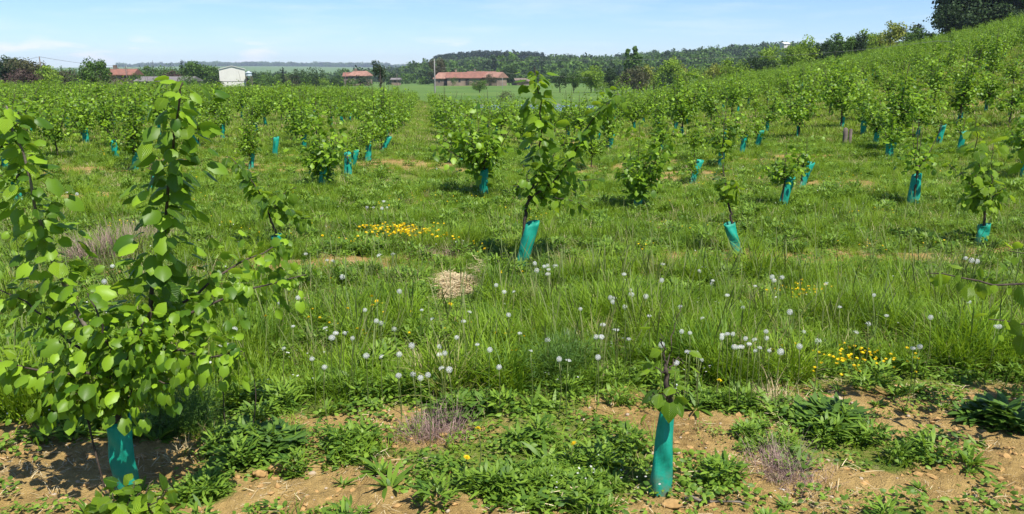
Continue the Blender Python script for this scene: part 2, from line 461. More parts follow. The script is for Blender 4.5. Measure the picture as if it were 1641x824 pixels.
LV = np.array([[0, 0, 0], [-.30, .14, -.06], [.30, .14, -.06], [-.42, .52, -.14], [0, .5, 0], [.42, .52, -.14], [-.2, .86, -.2], [.2, .86, -.2], [0, 1.04, -.28]])
LF = np.array([[0, 4, 3, 1], [0, 2, 5, 4], [3, 4, 8, 6], [4, 5, 7, 8]])

def leaves_on(path, rng, spacing=.035, size=.08, droop=.8, spread=.03, start=.1, gated=True):
    """positions, directions, normals, sizes of leaves along a shoot"""
    L = np.concatenate([[0], np.cumsum(np.linalg.norm(np.diff(path, axis=0), axis=1))])
    s = np.arange(L[-1] * start, L[-1], spacing) + rng.uniform(-.4, .4, len(np.arange(L[-1] * start, L[-1], spacing))) * spacing
    s = np.clip(s, 0, L[-1])
    if gated is False and len(s) > 12: s = np.concatenate([s, L[-1] * rng.uniform(.96, 1.0, 4)])
    P = np.stack([np.interp(s, L, path[:, k]) for k in range(3)], -1)
    Tn = norm(np.gradient(path, axis=0)); T = norm(np.stack([np.interp(s, L, Tn[:, k]) for k in range(3)], -1))
    gate = (np.sin(s * 33 + rng.uniform(0, 6)) + np.sin(s * 71 + rng.uniform(0, 6)) + rng.normal(0, .8, len(s))) > (-.9 if gated else -99)
    s, P, T = s[gate], P[gate], T[gate]
    phi = np.arange(len(s)) * 2.5 + rng.uniform(-.7, .7, len(s)) + rng.uniform(0, 6)
    ref = np.tile([.1, .05, 1.], (len(s), 1)); ref[np.abs(T[:, 2]) > .85] = [1, .1, 0]
    A = norm(np.cross(T, ref)); B = np.cross(T, A)
    O = A * np.cos(phi)[:, None] + B * np.sin(phi)[:, None]
    d = norm(O + T * .25 + np.array([0, 0, -1.]) * (droop * rng.uniform(.2, 1.5, (len(s), 1))) + rng.normal(0, .15, (len(s), 3)))
    nrm = np.tile([0, 0, 1.], (len(s), 1)) + O * .3 + rng.normal(0, .42, (len(s), 3))
    S = size * rng.uniform(.42, 1.25, len(s)) * (1 - .22 * (s / max(L[-1], 1e-6)) ** 4)
    P = P + O * spread * rng.uniform(.2, 1.9, (len(s), 1)) ** 1.2
    return P, d, nrm, S

def guard_mesh(name, h=.40, w0=.14, w1=.13, depth=.045, lean=(0, 0), seed=0, rings=9, seg=12):
    r = np.random.default_rng(seed)
    V = []; th = np.linspace(0, 2 * np.pi, seg, endpoint=False)
    ph = r.uniform(0, 6, 3)
    for i in range(rings):
        t = i / (rings - 1)
        w = (w0 + (w1 - w0) * t) / 2; d = depth / 2 * (1 + .5 * math.sin(3.1 * t + ph[0])) + .012
        for k, a in enumerate(th):
            c, s_ = math.cos(a), math.sin(a)
            cx = math.copysign(abs(c) ** .75, c) * w * (1 + .03 * math.sin(7 * t + ph[1]))
            cy = s_ * d * (1 - .35 * max(0, math.sin(5 * t * 3.14 + 2.5 * c + ph[0])) ** 3) + .008 * math.sin(9 * t + 3 * c + ph[2]) + r.uniform(-.003, .003)
            if abs(c) > .99: cx *= 1.07
            V.append((cx + lean[0] * t, cy + lean[1] * t, -.02 + (h + .02) * t + (.012 * c + .008 * s_ if i == rings - 1 else 0)))
    Fq = [[i * seg + k, i * seg + (k + 1) % seg, (i + 1) * seg + (k + 1) % seg, (i + 1) * seg + k] for i in range(rings - 1) for k in range(seg)]
    # inner skin so the open top has thickness
    V = np.array(V); n = len(V)
    cen = np.repeat(V.reshape(rings, seg, 3).mean(1), seg, 0)
    V2 = V + (cen - V) * np.array([.05, .12, 0])
    F2 = [[b + n for b in f[::-1]] for f in Fq]
    e = (rings - 1) * seg
    rim = [[e + k, e + (k + 1) % seg, n + e + (k + 1) % seg, n + e + k] for k in range(seg)]
    me = np_mesh(name, np.vstack([V, V2]), np.array(Fq + F2 + rim)); me.materials.append(M['guard'])
    return me

# ------------------------------------------------------------------ ground sheet
def in_patches(x, y, L):
    w = np.zeros(len(x))
    for (cx, cy, rx, ry, s) in L:
        w = np.maximum(w, s * np.clip(1.3 - np.hypot((x - cx) / rx, (y - cy) / ry), 0, 1))
    return w
def pat(px, py, wpx, hpx, s=1.0):
    """an ellipse on the ground seen round this spot of the picture, in metres"""
    c = on_ground(px, py); l = on_ground(px - wpx / 2, py); r = on_ground(px + wpx / 2, py); u = on_ground(px, py - hpx / 2); d = on_ground(px, py + hpx / 2)
    return (c[0], (u[1] + d[1]) / 2, abs(r[0] - l[0]) / 2, abs(u[1] - d[1]) / 2, s)

DENSE = [pat(870, 785, 240, 80, .85), pat(1010, 760, 130, 100, .7), pat(1130, 780, 130, 70, .6), pat(1330, 690, 110, 70, .8), pat(390, 725, 170, 60), pat(575, 730, 90, 50),
         pat(330, 790, 110, 50, .9), pat(1190, 650, 130, 60), pat(745, 665, 130, 50), pat(1250, 775, 100, 50, .5), pat(30, 640, 200, 60)]
BARE = [pat(540, 770, 240, 90), pat(620, 690, 360, 70), pat(90, 750, 260, 110), pat(450, 780, 260, 90), pat(1180, 690, 200, 50), pat(1560, 790, 220, 80), pat(1420, 690, 120, 40), pat(560, 800, 160, 50), pat(300, 720, 140, 60),
        pat(1240, 655, 90, 25), pat(600, 432, 200, 26, .8), pat(1360, 410, 90, 20, .8), pat(720, 690, 120, 50), pat(1560, 730, 160, 60, .7),
        pat(640, 262, 200, 12, .9), pat(200, 270, 260, 9, .8), pat(160, 312, 150, 9, .8), pat(1340, 292, 140, 8, .8), pat(1230, 285, 90, 8, .7), pat(400, 272, 120, 7, .8), pat(560, 420, 160, 20, .8), pat(1530, 330, 160, 8, .6), pat(690, 410, 120, 20, .6)]

def build_ground():
    az = np.concatenate([np.linspace(-180, -46, 40, endpoint=False), np.linspace(-46, 46, 520, endpoint=False), np.linspace(46, 180, 41)])
    r = [0.0, .4, .8, 1.2, 1.6]
    v = 2.0
    while v < 9000:
        r.append(v); v *= 1.0065 if v < 7 else 1.012 if v < 30 else 1.02 if v < 300 else 1.05
    r = np.array(r)
    A, Rr = np.meshgrid(np.radians(az), r)
    X, Y = Rr * np.sin(A), Rr * np.cos(A)
    Z = ground(X, Y)
    nr, na = X.shape
    i = np.arange(nr - 1)[:, None] * na; j = np.arange(na - 1)[None]
    Fq = np.stack([i + j, i + j + 1, i + na + j + 1, i + na + j], -1).reshape(-1, 4)[:, ::-1]
    me = np_mesh('ground', np.stack([X, Y, Z], -1).reshape(-1, 3), Fq)
    a = me.attributes.new('soil', 'FLOAT', 'POINT'); a.data.foreach_set('value', soil(X, Y).ravel().astype(np.float32))
    fm = ((Rr > 100) & (np.degrees(A) < 13)) | (Rr > 170)
    q = field_mask(X, Y)
    a = me.attributes.new('meadow', 'FLOAT', 'POINT'); a.data.foreach_set('value', q.ravel().astype(np.float32))
    m, nt, out = new_mat('ground_earth_and_turf')
    so = N(nt, "ShaderNodeAttribute", attribute_name='soil').outputs['Fac']
    mdw = N(nt, "ShaderNodeAttribute", attribute_name='meadow').outputs['Fac']
    t = N(nt, "ShaderNodeTexCoord").outputs['Object']
    n1 = noise(nt, 2.2, 8, vec=t, rough=.65); n2 = noise(nt, 30, 6, vec=t, rough=.7); n3 = noise(nt, 140, 4, vec=t)
    nbig = noise(nt, .05, 5, vec=t)
    earth = mixc(nt, mrange(nt, n2, .35, .65), (.15, .09, .03), (.40, .265, .09))
    earth = mixc(nt, mrange(nt, n1, .35, .7), earth, (.46, .32, .12))
    earth = mixc(nt, mrange(nt, n3, .62, .72), earth, (.60, .45, .26))
    turf = mixc(nt, mrange(nt, n1, .3, .7), (.065, .11, .014), (.19, .24, .035))
    turf = mixc(nt, mrange(nt, n2, .50, .70), turf, (.30, .25, .12))
    mead = mixc(nt, mrange(nt, nbig, .35, .65), (.055, .125, .022), (.10, .17, .035))
    mead = mixc(nt, mrange(nt, n1, .4, .7, 0, .5), mead, (.17, .21, .06))
    sf = N(nt, "ShaderNodeMath", operation='MULTIPLY_ADD'); nt.links.new(n2, sf.inputs[0]); sf.inputs[1].default_value = .5; nt.links.new(so, sf.inputs[2])
    c = mixc(nt, mrange(nt, sf.outputs[0], .38, .62), turf, earth)
    c = mixc(nt, mdw, c, mead)
    p = N(nt, "ShaderNodeBsdfPrincipled"); p.inputs['Roughness'].default_value = .95; p.inputs['Specular IOR Level'].default_value = .1
    nt.links.new(c, p.inputs['Base Color'])
    hsum = N(nt, "ShaderNodeMath", operation='ADD'); nt.links.new(n2, hsum.inputs[0]); nt.links.new(n3, hsum.inputs[1])
    b = N(nt, "ShaderNodeBump"); b.inputs['Strength'].default_value = .9; b.inputs['Distance'].default_value = .02
    nt.links.new(hsum.outputs[0], b.inputs['Height']); nt.links.new(b.outputs[0], p.inputs['Normal'])
    nt.links.new(p.outputs[0], out.inputs[0])
    link('ground', me, m, kind='structure', label='rolling orchard ground of turf and bare brown earth strips')

def orch_end(az):
    """distance at which the planting stops, by bearing in degrees"""
    return np.interp(az, [-60, -33, -22, -18, -14, -9, -6.5, -4, -2.5, 8, 10, 13, 30, 60], [120, 122, 150, 165, 150, 112, 88, 62, 48, 48, 72, 108, 116, 116])
def field_mask(X, Y):
    r = np.hypot(X, Y); az = np.degrees(np.arctan2(X, Y))
    return np.clip((r - orch_end(az)) / 4, 0, 1)

build_ground()

# ------------------------------------------------------------------ pond
def ellipse_sheet(cx, cy, rx, ry, z, n=48, wob=.12):
    th = np.linspace(0, 2 * np.pi, n, endpoint=False)
    w = 1 + wob * np.sin(3 * th + 1) + wob * .5 * np.sin(7 * th)
    ring = np.stack([cx + rx * w * np.cos(th), cy + ry * w * np.sin(th), np.full(n, z)], -1)
    inner = np.stack([cx + rx * w * .5 * np.cos(th), cy + ry * w * .5 * np.sin(th), np.full(n, z)], -1)
    mid = np.array([[cx, cy, z]])
    V = np.vstack([ring, inner, mid])
    Fq = [[k, (k + 1) % n, n + (k + 1) % n, n + k] for k in range(n)] + [[n + k, n + k + 1, n + (k + 2) % n, 2 * n] for k in range(0, n, 2)]
    return V, np.array(Fq)
pz = float(base_h(POND[0], POND[1])) + .34
V, Fq = ellipse_sheet(POND[0], POND[1], POND[2] * .98, POND[3] * .98, pz)
m, nt, out = new_mat('pond_water')
p = N(nt, "ShaderNodeBsdfPrincipled"); p.inputs['Base Color'].default_value = (.07, .10, .07, 1); p.inputs['Roughness'].default_value = .2
p.inputs['Specular IOR Level'].default_value = .8
b = N(nt, "ShaderNodeBump"); b.inputs['Strength'].default_value = .15; b.inputs['Distance'].default_value = .03
nt.links.new(noise(nt, 3.0, 4), b.inputs['Height']); nt.links.new(b.outputs[0], p.inputs['Normal']); nt.links.new(p.outputs[0], out.inputs[0])
link('pond_water', np_mesh('pond_water', V, Fq), m, kind='structure', label='small pond reflecting the sky below the meadow')

# ------------------------------------------------------------------ scattering
def scatter(name, P, scl, rz, tilt, idx, variants, label, mats=None):
    """one object whose geometry nodes place the variants on its points"""
    n = len(P)
    me = bpy.data.meshes.new(name)
    me.vertices.add(n); me.vertices.foreach_set('co', np.asarray(P, np.float32).ravel())
    rot = np.stack([tilt * np.cos(rz * 3.1), tilt * np.sin(rz * 3.1), rz], -1).astype(np.float32)
    a = me.attributes.new('rot', 'FLOAT_VECTOR', 'POINT'); a.data.foreach_set('vector', rot.ravel())
    a = me.attributes.new('scl', 'FLOAT', 'POINT'); a.data.foreach_set('value', np.asarray(scl, np.float32))
    a = me.attributes.new('idx', 'INT', 'POINT'); a.data.foreach_set('value', np.asarray(idx, np.int32))
    o = link(name, me, kind='stuff', label=label)
    coll = bpy.data.collections.new(name + '_kinds')
    for k, v in enumerate(variants):
        vo = bpy.data.objects.new('%s_kind_%02d' % (name, k), v); coll.objects.link(vo)
    ng = bpy.data.node_groups.new(name, 'GeometryNodeTree')
    ng.interface.new_socket('Geometry', in_out='INPUT', socket_type='NodeSocketGeometry')
    ng.interface.new_socket('Geometry', in_out='OUTPUT', socket_type='NodeSocketGeometry')
    gi = ng.nodes.new('NodeGroupInput'); go = ng.nodes.new('NodeGroupOutput')
    iop = ng.nodes.new('GeometryNodeInstanceOnPoints'); ci = ng.nodes.new('GeometryNodeCollectionInfo')
    ci.inputs['Collection'].default_value = coll
    ci.inputs['Separate Children'].default_value = True; ci.inputs['Reset Children'].default_value = True
    def attr(nm, dt):
        q = ng.nodes.new('GeometryNodeInputNamedAttribute'); q.data_type = dt; q.inputs['Name'].default_value = nm; return q.outputs['Attribute']
    e2r = ng.nodes.new('FunctionNodeEulerToRotation')
    L = ng.links.new
    L(gi.outputs[0], iop.inputs['Points']); L(ci.outputs[0], iop.inputs['Instance'])
    iop.inputs['Pick Instance'].default_value = True
    L(attr('idx', 'INT'), iop.inputs['Instance Index'])
    L(attr('rot', 'FLOAT_VECTOR'), e2r.inputs[0]); L(e2r.outputs[0], iop.inputs['Rotation'])
    L(attr('scl', 'FLOAT'), iop.inputs['Scale']); L(iop.outputs[0], go.inputs[0])
    md = o.modifiers.new('scatter', 'NODES'); md.node_group = ng
    return o

def blades(n, rng, L=(.1, .25), W=.004, el=(55, 88), curl=1.0, spread=.05, segs=3, prof=None, twist=.5, tint=(0, 1), z0=0.0, spread_pow=.5):
    """n grass-like blades; returns V, F, tint"""
    rr = spread * rng.random(n) ** spread_pow; a0 = rng.uniform(0, 2 * np.pi, n)
    base = np.stack([rr * np.cos(a0), rr * np.sin(a0), np.full(n, z0)], -1)
    az = a0 + rng.normal(0, .9, n); e = np.radians(rng.uniform(el[0], el[1], n))
    ln = rng.uniform(L[0], L[1], n); cur = rng.uniform(.2, 1.0, n) * curl
    prof = prof or np.linspace(1, .08, segs + 1)
    pos = base.copy(); rows = []
    side = np.stack([-np.sin(az), np.cos(az), rng.normal(0, twist * .5, n)], -1); side = norm(side)
    for k in range(segs + 1):
        w = side * (W * prof[k] * (ln / np.mean(ln)) ** .3)[:, None] if False else side * (W * prof[k])
        rows.append(pos - w); rows.append(pos + w)
        ee = e - cur * (k + .5) / segs
        d = np.stack([np.cos(ee) * np.cos(az), np.cos(ee) * np.sin(az), np.sin(ee)], -1)
        pos = pos + d * (ln / segs)[:, None]
    V = np.stack(rows, 1)
    k2 = (segs + 1) * 2
    f = np.array([[2 * k, 2 * k + 1, 2 * k + 3, 2 * k + 2] for k in range(segs)])
    Fq = (f[None] + (np.arange(n) * k2)[:, None, None]).reshape(-1, 4)
    tn = np.repeat(rng.uniform(tint[0], tint[1], n), k2)
    V = V.reshape(-1, 3)
    return V, Fq, tn

def blade_mesh(name, mat, parts):
    a = Acc()
    for V, Fq, t in parts: a.add(V, Fq, t)
    me = a.mesh(name); me.materials.append(mat); return me
LEAFPROF = [.25, 1, .85, .1]

def ovate_cloud(n, rng, rad=.13, h=.06, size=(.012, .03), up=.8, dome=True):
    P = np.stack([rng.normal(0, rad * .5, n), rng.normal(0, rad * .5, n), rng.random(n)], -1)
    q = np.clip(1 - (P[:, 0] ** 2 + P[:, 1] ** 2) / (rad * rad), .05, 1) if dome else 1
    P[:, 2] = P[:, 2] ** .6 * h * q + .004
    a = rng.uniform(0, 6.28, n)
    d = np.stack([np.cos(a), np.sin(a), rng.uniform(-.3, .5, n)], -1)
    nr = np.array([0, 0, up]) + rng.normal(0, .35, (n, 3))
    V, Fq = stamp(LV * np.array([.8, 1, 1]), LF, P, frames(d, nr), rng.uniform(size[0], size[1], n))
    return V, Fq, np.repeat(rng.random(n), len(LV))

rg = np.random.default_rng(77)
K = {}
K['tall'] = [blade_mesh('grass_tuft', M['grass'], [blades(34, rg, (.12, .34), .0032, (50, 88), 1.3, .07, 4, [1, .9, .7, .4, .05])]) for _ in range(7)]
K['tall'] += [blade_mesh('grass_tuft', M['grass'], [blades(80, rg, (.16, .38), .0042, (48, 88), 1.4, .10, 4, [1, .9, .7, .4, .05])]) for _ in range(4)]
K['mid'] = [blade_mesh('grass_tuft', M['grass'], [blades(30, rg, (.06, .17), .003, (35, 85), 1.2, .09, 3)]) for _ in range(6)]
K['low'] = [blade_mesh('turf_tuft', M['lowgrass'], [blades(34, rg, (.03, .09), .003, (20, 80), 1.0, .11, 2, [1, .7, .08])]) for _ in range(5)]
K['far'] = [blade_mesh('turf_clump', M['lowgrass'], [blades(36, rg, (.06, .16), .009, (15, 75), 1.0, .30, 2, [1, .7, .1])]) for _ in range(5)]
K['seedstem'] = [blade_mesh('seed_stalks', M['stem'], [blades(4, rg, (.32, .48), .0011, (66, 88), .5, .10, 6, [1, .9, .9, .9, 2.4, 3.2, .6])]) for _ in range(4)]
K['clover'] = [blade_mesh('clover_mat', M['weed'], [ovate_cloud(85, rg, .13, .055)]) for _ in range(5)]
K['lime'] = [blade_mesh('pale_mat', M['weed_lime'], [ovate_cloud(70, rg, .10, .03, (.008, .018))]) for _ in range(3)]
K['rosette'] = [blade_mesh('rosette', M['weed'], [blades(14, rg, (.06, .13), .0095, (12, 60), .9, .02, 3, LEAFPROF), blades(10, rg, (.03, .07), .007, (40, 85), .8, .02, 3, LEAFPROF)]) for _ in range(5)]
K['herb'] = [blade_mesh('herb', M['weed'], [blades(40, rg, (.025, .06), .006, (0, 70), .7, .06, 3, LEAFPROF, z0=z) for z in (.0, .03, .06)]) for _ in range(4)]
K['darkweed'] = [blade_mesh('dark_herb', M['weed_dark'], [blades(13, rg, (.07, .13), .017, (0, 45), .9, .07, 3, LEAFPROF, z0=z) for z in (.0, .03, .06)]) for _ in range(3)]
K['feather'] = [blade_mesh('feathery_weed', M['weed_dark'], [blades(70, rg, (.02, .05), .0013, (-10, 80), .5, .10, 2, [1, .8, .2], z0=z) for z in (.01, .04, .07, .10, .13, .16)]) for _ in range(3)]
K['straw'] = [blade_mesh('straw_litter', M['straw'], [blades(22, rg, (.02, .08), .0012, (-2, 12), .3, .10, 2, [1, 1, .5], z0=.012)]) for _ in range(5)]
K['drystand'] = [blade_mesh('dry_tuft', M['straw'], [blades(26, rg, (.06, .20), .0018, (25, 85), 1.0, .07, 3)]) for _ in range(4)]
K['purple'] = [blade_mesh('purple_tuft', M['purple'], [blades(90, rg, (.05, .15), .0011, (10, 85), 1.2, .09, 3)]) for _ in range(4)]
def ico(n=1, r=1.0):
    import bmesh
    b = bmesh.new(); bmesh.ops.create_icosphere(b, subdivisions=n, radius=r)
    V = np.array([v.co[:] for v in b.verts]); Fq = np.array([[v.index for v in f.verts] for f in b.faces]); b.free(); return V, Fq
def lump(seed, n=2, amp=.25, sq=(1, 1, .6)):
    V, Fq = ico(n); r = np.random.default_rng(seed); k = r.normal(0, 1, (4, 3)) * 2
    s = 1 + amp * sum(np.sin(V @ k[i] + i) for i in range(4)) / 2.2
    return V * s[:, None] * np.array(sq), Fq
K['clod'] = []
for i in range(5):
    V, Fq = lump(i, 1, .6); V = V * np.random.default_rng(i).uniform(.7, 1.3, (len(V), 1)); me = np_mesh('clod', V * .018, Fq, False); me.materials.append(M['clod']); K['clod'].append(me)
for i in range(2):
    V, Fq = lump(i + 9, 1, .2); me = np_mesh('clod', V * .012, Fq); me.materials.append(M['pebble']); K['clod'].append(me)
def flower(rad, petals, rings, mat, name, up=.0):
    a = Acc()
    for r_i in range(rings):
        for k in range(petals):
            th = 2 * np.pi * (k + .5 * r_i) / petals
            c, s = math.cos(th), math.sin(th); rr = rad * (1 - .3 * r_i); w = rad * 3.0 / petals
            z = .003 * r_i
            V = np.array([[0, 0, z], [c * rr * .6 - s * w * .5, s * rr * .6 + c * w * .5, z + up + .001], [c * rr, s * rr, z + up * 1.4 + .002], [c * rr * .6 + s * w * .5, s * rr * .6 - c * w * .5, z + up + .001]])
            a.add(V, [[0, 3, 2, 1]])
    me = a.mesh(name); me.materials.append(mat); return me
K['daisy'] = [flower(.011, 7, 1, M['white'], 'daisy')]
K['butter'] = [flower(.012, 5, 2, M['yellow'], 'buttercup', .005)]

def sector(n, r0, r1, amax=44, rng=RNG, amin=None):
    r = np.sqrt(rng.uniform(r0 * r0, r1 * r1, n)); a = np.radians(rng.uniform(-amax if amin is None else amin, amax, n))
    return r * np.sin(a), r * np.cos(a)

# ------------------------------------------------------------------ ground cover
def put(name, kinds, x, y, s, label, tilt=.12, dz=0.0):
    n = len(x)
    if n == 0: return
    z = ground(x, y) + dz
    P = np.stack([x, y, z], -1)
    scatter(name, P, s, RNG.uniform(0, 6.28, n), np.abs(RNG.normal(0, tilt, n)), RNG.integers(0, len(kinds), n), kinds, label)

bins = {}
HEAP = pat(729, 456, 90, 46)
LOWV = [(HEAP[0], HEAP[1] - .6, HEAP[2] * 1.3, .75)] + [(p[0] + .0, p[1] - .3, .22, .45) for p in (on_ground(833, 428), on_ground(1183, 412), on_ground(1571, 392), on_ground(190, 445))]
def keep(kind, x, y, s):
    k_ = np.hypot((x - HEAP[0]) / HEAP[2], (y - HEAP[1]) / max(HEAP[3], .12)) > .95
    if kind in ('tall', 'drystand'):
        for q in LOWV: k_ &= np.hypot((x - q[0]) / q[2], (y - q[1]) / q[3]) > 1
    elif kind == 'mid': s = np.where(np.min([np.hypot((x - q[0]) / q[2], (y - q[1]) / q[3]) for q in LOWV], 0) < 1, s * .5, s) if len(x) else s
    x, y, s = x[k_], y[k_], s[k_]
    b_ = bins.setdefault(kind, [[], [], []]); b_[0].append(x); b_[1].append(y); b_[2].append(s)

GR = np.random.default_rng(3)
def zone(r0, r1, dens, fine):
    am = 64 if fine else 50
    area = math.radians(2 * am) / 2 * (r1 * r1 - r0 * r0)
    n = int(area * dens)
    x, y = sector(n, r0, r1, am, GR)
    so = soil(x, y)
    s = (x - S0[0]) * UH[0] + (y - S0[1]) * UH[1]
    u = GR.random(n)
    nz_ = fbm(x * 1.6, y * 1.6, 50, 3); nb = fbm(x * .5 + 9, y * .7, 51, 3)
    g = u > so * 1.02
    first = s < 1.05
    q = GR.random(n)
    dense = in_patches(x, y, DENSE) > .25
    sc = GR.uniform(.7, 1.25, n)
    # first strip and its edges: low broad-leaved weeds
    a = g & first
    for kind, lo, hi, k in (('clover', 0, .36, 1), ('herb', .36, .52, 1), ('rosette', .52, .66, 1), ('mid', .66, .86, .7), ('lime', .86, .93, 1), ('low', .93, 1, 1)):
        m_ = a & (q >= lo) & (q < hi) & (GR.random(n) < (.75 if dense is None else np.where(dense, .50, .30)))
        keep(kind, x[m_], y[m_], sc[m_] * k)
    # lush band between the first two rows
    b_ = g & ~first
    tallness = np.clip(1.25 - np.abs(s - 2.0) / 1.35, .0, 1.0) * .75 + 1.3 * (nz_ - .49) * 3 - .5 * (np.abs(s - 3.75) < .45)
    tl = b_ & (q < np.clip(tallness, 0.04, .9) * .58)
    keep('tall', x[tl], y[tl], sc[tl] * (.16 + 1.15 * nz_[tl]) * np.where(s[tl] < 3.3, 1.0, .60))
    md = b_ & ~tl & (q < .66) & (GR.random(n) < np.clip(.35 + 1.2 * nb, 0, 1))
    keep('mid' if fine else 'mid', x[md], y[md], sc[md] * (.85 + .5 * (nb[md] - .4)))
    w = b_ & ~tl & (q >= .66) & (GR.random(n) < .75)
    q2 = GR.random(n)
    keep('clover', x[w & (q2 < .5)], y[w & (q2 < .5)], sc[w & (q2 < .5)])
    keep('herb', x[w & (q2 >= .5) & (q2 < .86)], y[w & (q2 >= .5) & (q2 < .86)], sc[w & (q2 >= .5) & (q2 < .86)] * 1.2)
    keep('drystand', x[w & (q2 >= .86)], y[w & (q2 >= .86)], sc[w & (q2 >= .86)] * .9)
    sd_ = b_ & (GR.random(n) < .10) & (s < 5.5)
    keep('seedstem', x[sd_], y[sd_], sc[sd_] * np.where(s[sd_] < 3.2, .95, .7))
    # litter on bare places
    c = (so > .3) & (GR.random(n) < .17)
    q3 = GR.random(n)
    keep('straw', x[c & (q3 < .55)], y[c & (q3 < .55)], sc[c & (q3 < .55)])
    keep('rosette', x[c & (q3 > .9)], y[c & (q3 > .9)], sc[c & (q3 > .9)] * .6)
    keep('lime', x[c & (q3 > .8) & (q3 < .9)], y[c & (q3 > .8) & (q3 < .9)], sc[c & (q3 > .8) & (q3 < .9)])
zone(2.2, 6.6, 300, True)
zone(6.6, 12, 210, True)
zone(12, 20, 90, False)
# farther turf: wider, flatter clumps
def farzone(r0, r1, dens, k):
    area = math.radians(92) / 2 * (r1 * r1 - r0 * r0); n = int(area * dens)
    x, y = sector(n, r0, r1, 46, GR)
    az = np.degrees(np.arctan2(x, y)); r = np.hypot(x, y)
    m_ = (GR.random(n) > soil(x, y) * .95) & (r < orch_end(az) + 3)
    m_ &= np.hypot((x - POND[0]) / POND[2], (y - POND[1]) / POND[3]) > 1.12
    keep('far', x[m_], y[m_], GR.uniform(.7, 1.3, m_.sum()) * k)
farzone(18, 34, 34, .9)
farzone(34, 60, 13, 1.1)
farzone(60, 122, 4.0, 1.5)
n = 9500
x, y = sector(n, 2.2, 6, 64, GR); so = soil(x, y); m_ = so > GR.random(n) * .6
keep('clod', x[m_], y[m_], GR.uniform(.18, 1.0, m_.sum()) ** 1.8)

LAB = {'tall': ('tall_grass', 'lush long green grass blades between the first two rows of saplings'),
       'seedstem': ('seeding_grass', 'thin pale flowering grass stalks standing above the green blades'),
       'mid': ('meadow_grass', 'medium green grass tufts growing over the orchard floor'),
       'low': ('short_grass', 'short fresh grass at the edge of the bare strip'),
       'far': ('distant_grass', 'yellow green turf between the farther sapling rows'),
       'clover': ('clover_undergrowth', 'low mats of small clover-like leaves over the soil'),
       'herb': ('herb_undergrowth', 'small upright leafy herbs among the grass'),
       'rosette': ('rosette_weeds', 'little green rosettes scattered on the brown soil'),
       'lime': ('pale_weeds', 'pale yellow green mossy weeds on the soil strip'),
       'straw': ('straw_litter', 'thin dry straw scattered on the bare brown soil'),
       'drystand': ('dry_grass', 'dry tan grass stalks standing among the green'),
       'clod': ('soil_rubble', 'brown clods and small stones on the bare soil strip')}
for kind, (bx_, by_, bs_) in bins.items():
    nm, lb = LAB[kind]
    put(nm, K[kind], np.concatenate(bx_), np.concatenate(by_), np.concatenate(bs_), lb, .1)

def clump(name, kind, px, py, wpx, hpx, n, s, label, cat=None, group=None, stuffkind='stuff', rng=RNG, zmul=1.0):
    """one plant made of many tufts joined into a single mesh standing on the ground"""
    cx, cy, rx, ry, _ = pat(px, py, wpx, hpx)
    ry = max(ry, .04)
    if kind is not K['purple'] and kind is not K['drystand'] and kind is not K['feather']: s, n, zmul = s * .62, int(n * 2.2), .8
    root = np.array([cx, cy, G(cx, cy)])
    a = Acc()
    for i in range(n):
        q = math.sqrt(rng.random()); th = rng.uniform(0, 6.28)
        x, y = cx + rx * q * math.cos(th) * .85, cy + ry * q * math.sin(th) * .85
        me = kind[rng.integers(0, len(kind))]
        V = np.empty(len(me.vertices) * 3, np.float32); me.vertices.foreach_get('co', V); V = V.reshape(-1, 3)
        Fq = np.empty(len(me.polygons) * 4, np.int32)
        me.loops.foreach_get('vertex_index', Fq); Fq = Fq.reshape(-1, 4)
        T = np.empty(len(me.vertices), np.float32); me.attributes['tint'].data.foreach_get('value', T)
        rz = rng.uniform(0, 6.28); c, s_ = math.cos(rz), math.sin(rz); k = s * rng.uniform(.75, 1.25)
        dome = 1 + .5 * (1 - q)
        W = np.stack([V[:, 0] * c - V[:, 1] * s_, V[:, 0] * s_ + V[:, 1] * c, V[:, 2] * dome * zmul], -1) * k + np.array([x, y, G(x, y)]) - root
        a.add(W, Fq, T)
    me = a.mesh(name); me.materials.append(kind[0].materials[0])
    return link(name, me, loc=root, label=label, cat=cat, group=group, kind=None if cat else stuffkind)

clump('dock_plant', K['darkweed'], 405, 722, 150, 46, 13, 1.2, 'dark green broad-leaved weed spreading low right of the big left sapling', 'weed')
clump('chickweed_plant', K['herb'], 335, 788, 80, 30, 6, 1.2, 'bright green leafy weed in front of the dark spreading weed', 'weed')
clump('plantain_weed', K['herb'], 572, 728, 70, 30, 5, 1.1, 'small leafy green weed alone on bare soil near the white pebble', 'weed')
clump('fennel_weed', K['feather'], 300, 688, 90, 44, 7, 1.15, 'feathery soft dark green weed behind the left teal guard', 'weed')
clump('thistle_weed', K['darkweed'], 1335, 690, 100, 46, 9, 1.2, 'dense dark green bushy weed below the yellow flowers on the right', 'weed')
clump('nettle_weed', K['herb'], 1170, 655, 110, 36, 7, 1.1, 'low leafy green weed mound behind the small front sapling', 'weed')
clump('dandelion_leaves', K['rosette'], 560, 620, 110, 40, 12, 1.8, 'large serrated green dandelion leaves below the tall grass', 'weed')
clump('yarrow_patch', K['herb'], 880, 785, 240, 70, 26, .9, 'thick patch of fine green weeds at the bottom centre', None)
clump('soft_weed', K['feather'], 905, 625, 110, 40, 8, 1.1, 'soft dark feathery weed left of the small front sapling', 'weed')
clump('small_leafy_weed', K['darkweed'], 745, 668, 80, 30, 5, 1.1, 'leafy dark green weed just above the bare soil strip', 'weed')
clump('sprouting_weed', K['herb'], 1225, 720, 120, 60, 7, 1.1, 'loose bright green weeds on soil right of the small sapling guard', 'weed')
clump('right_edge_weed', K['darkweed'], 1600, 680, 100, 40, 6, 1.3, 'dark shaded weeds under the sapling at the right edge', 'weed')
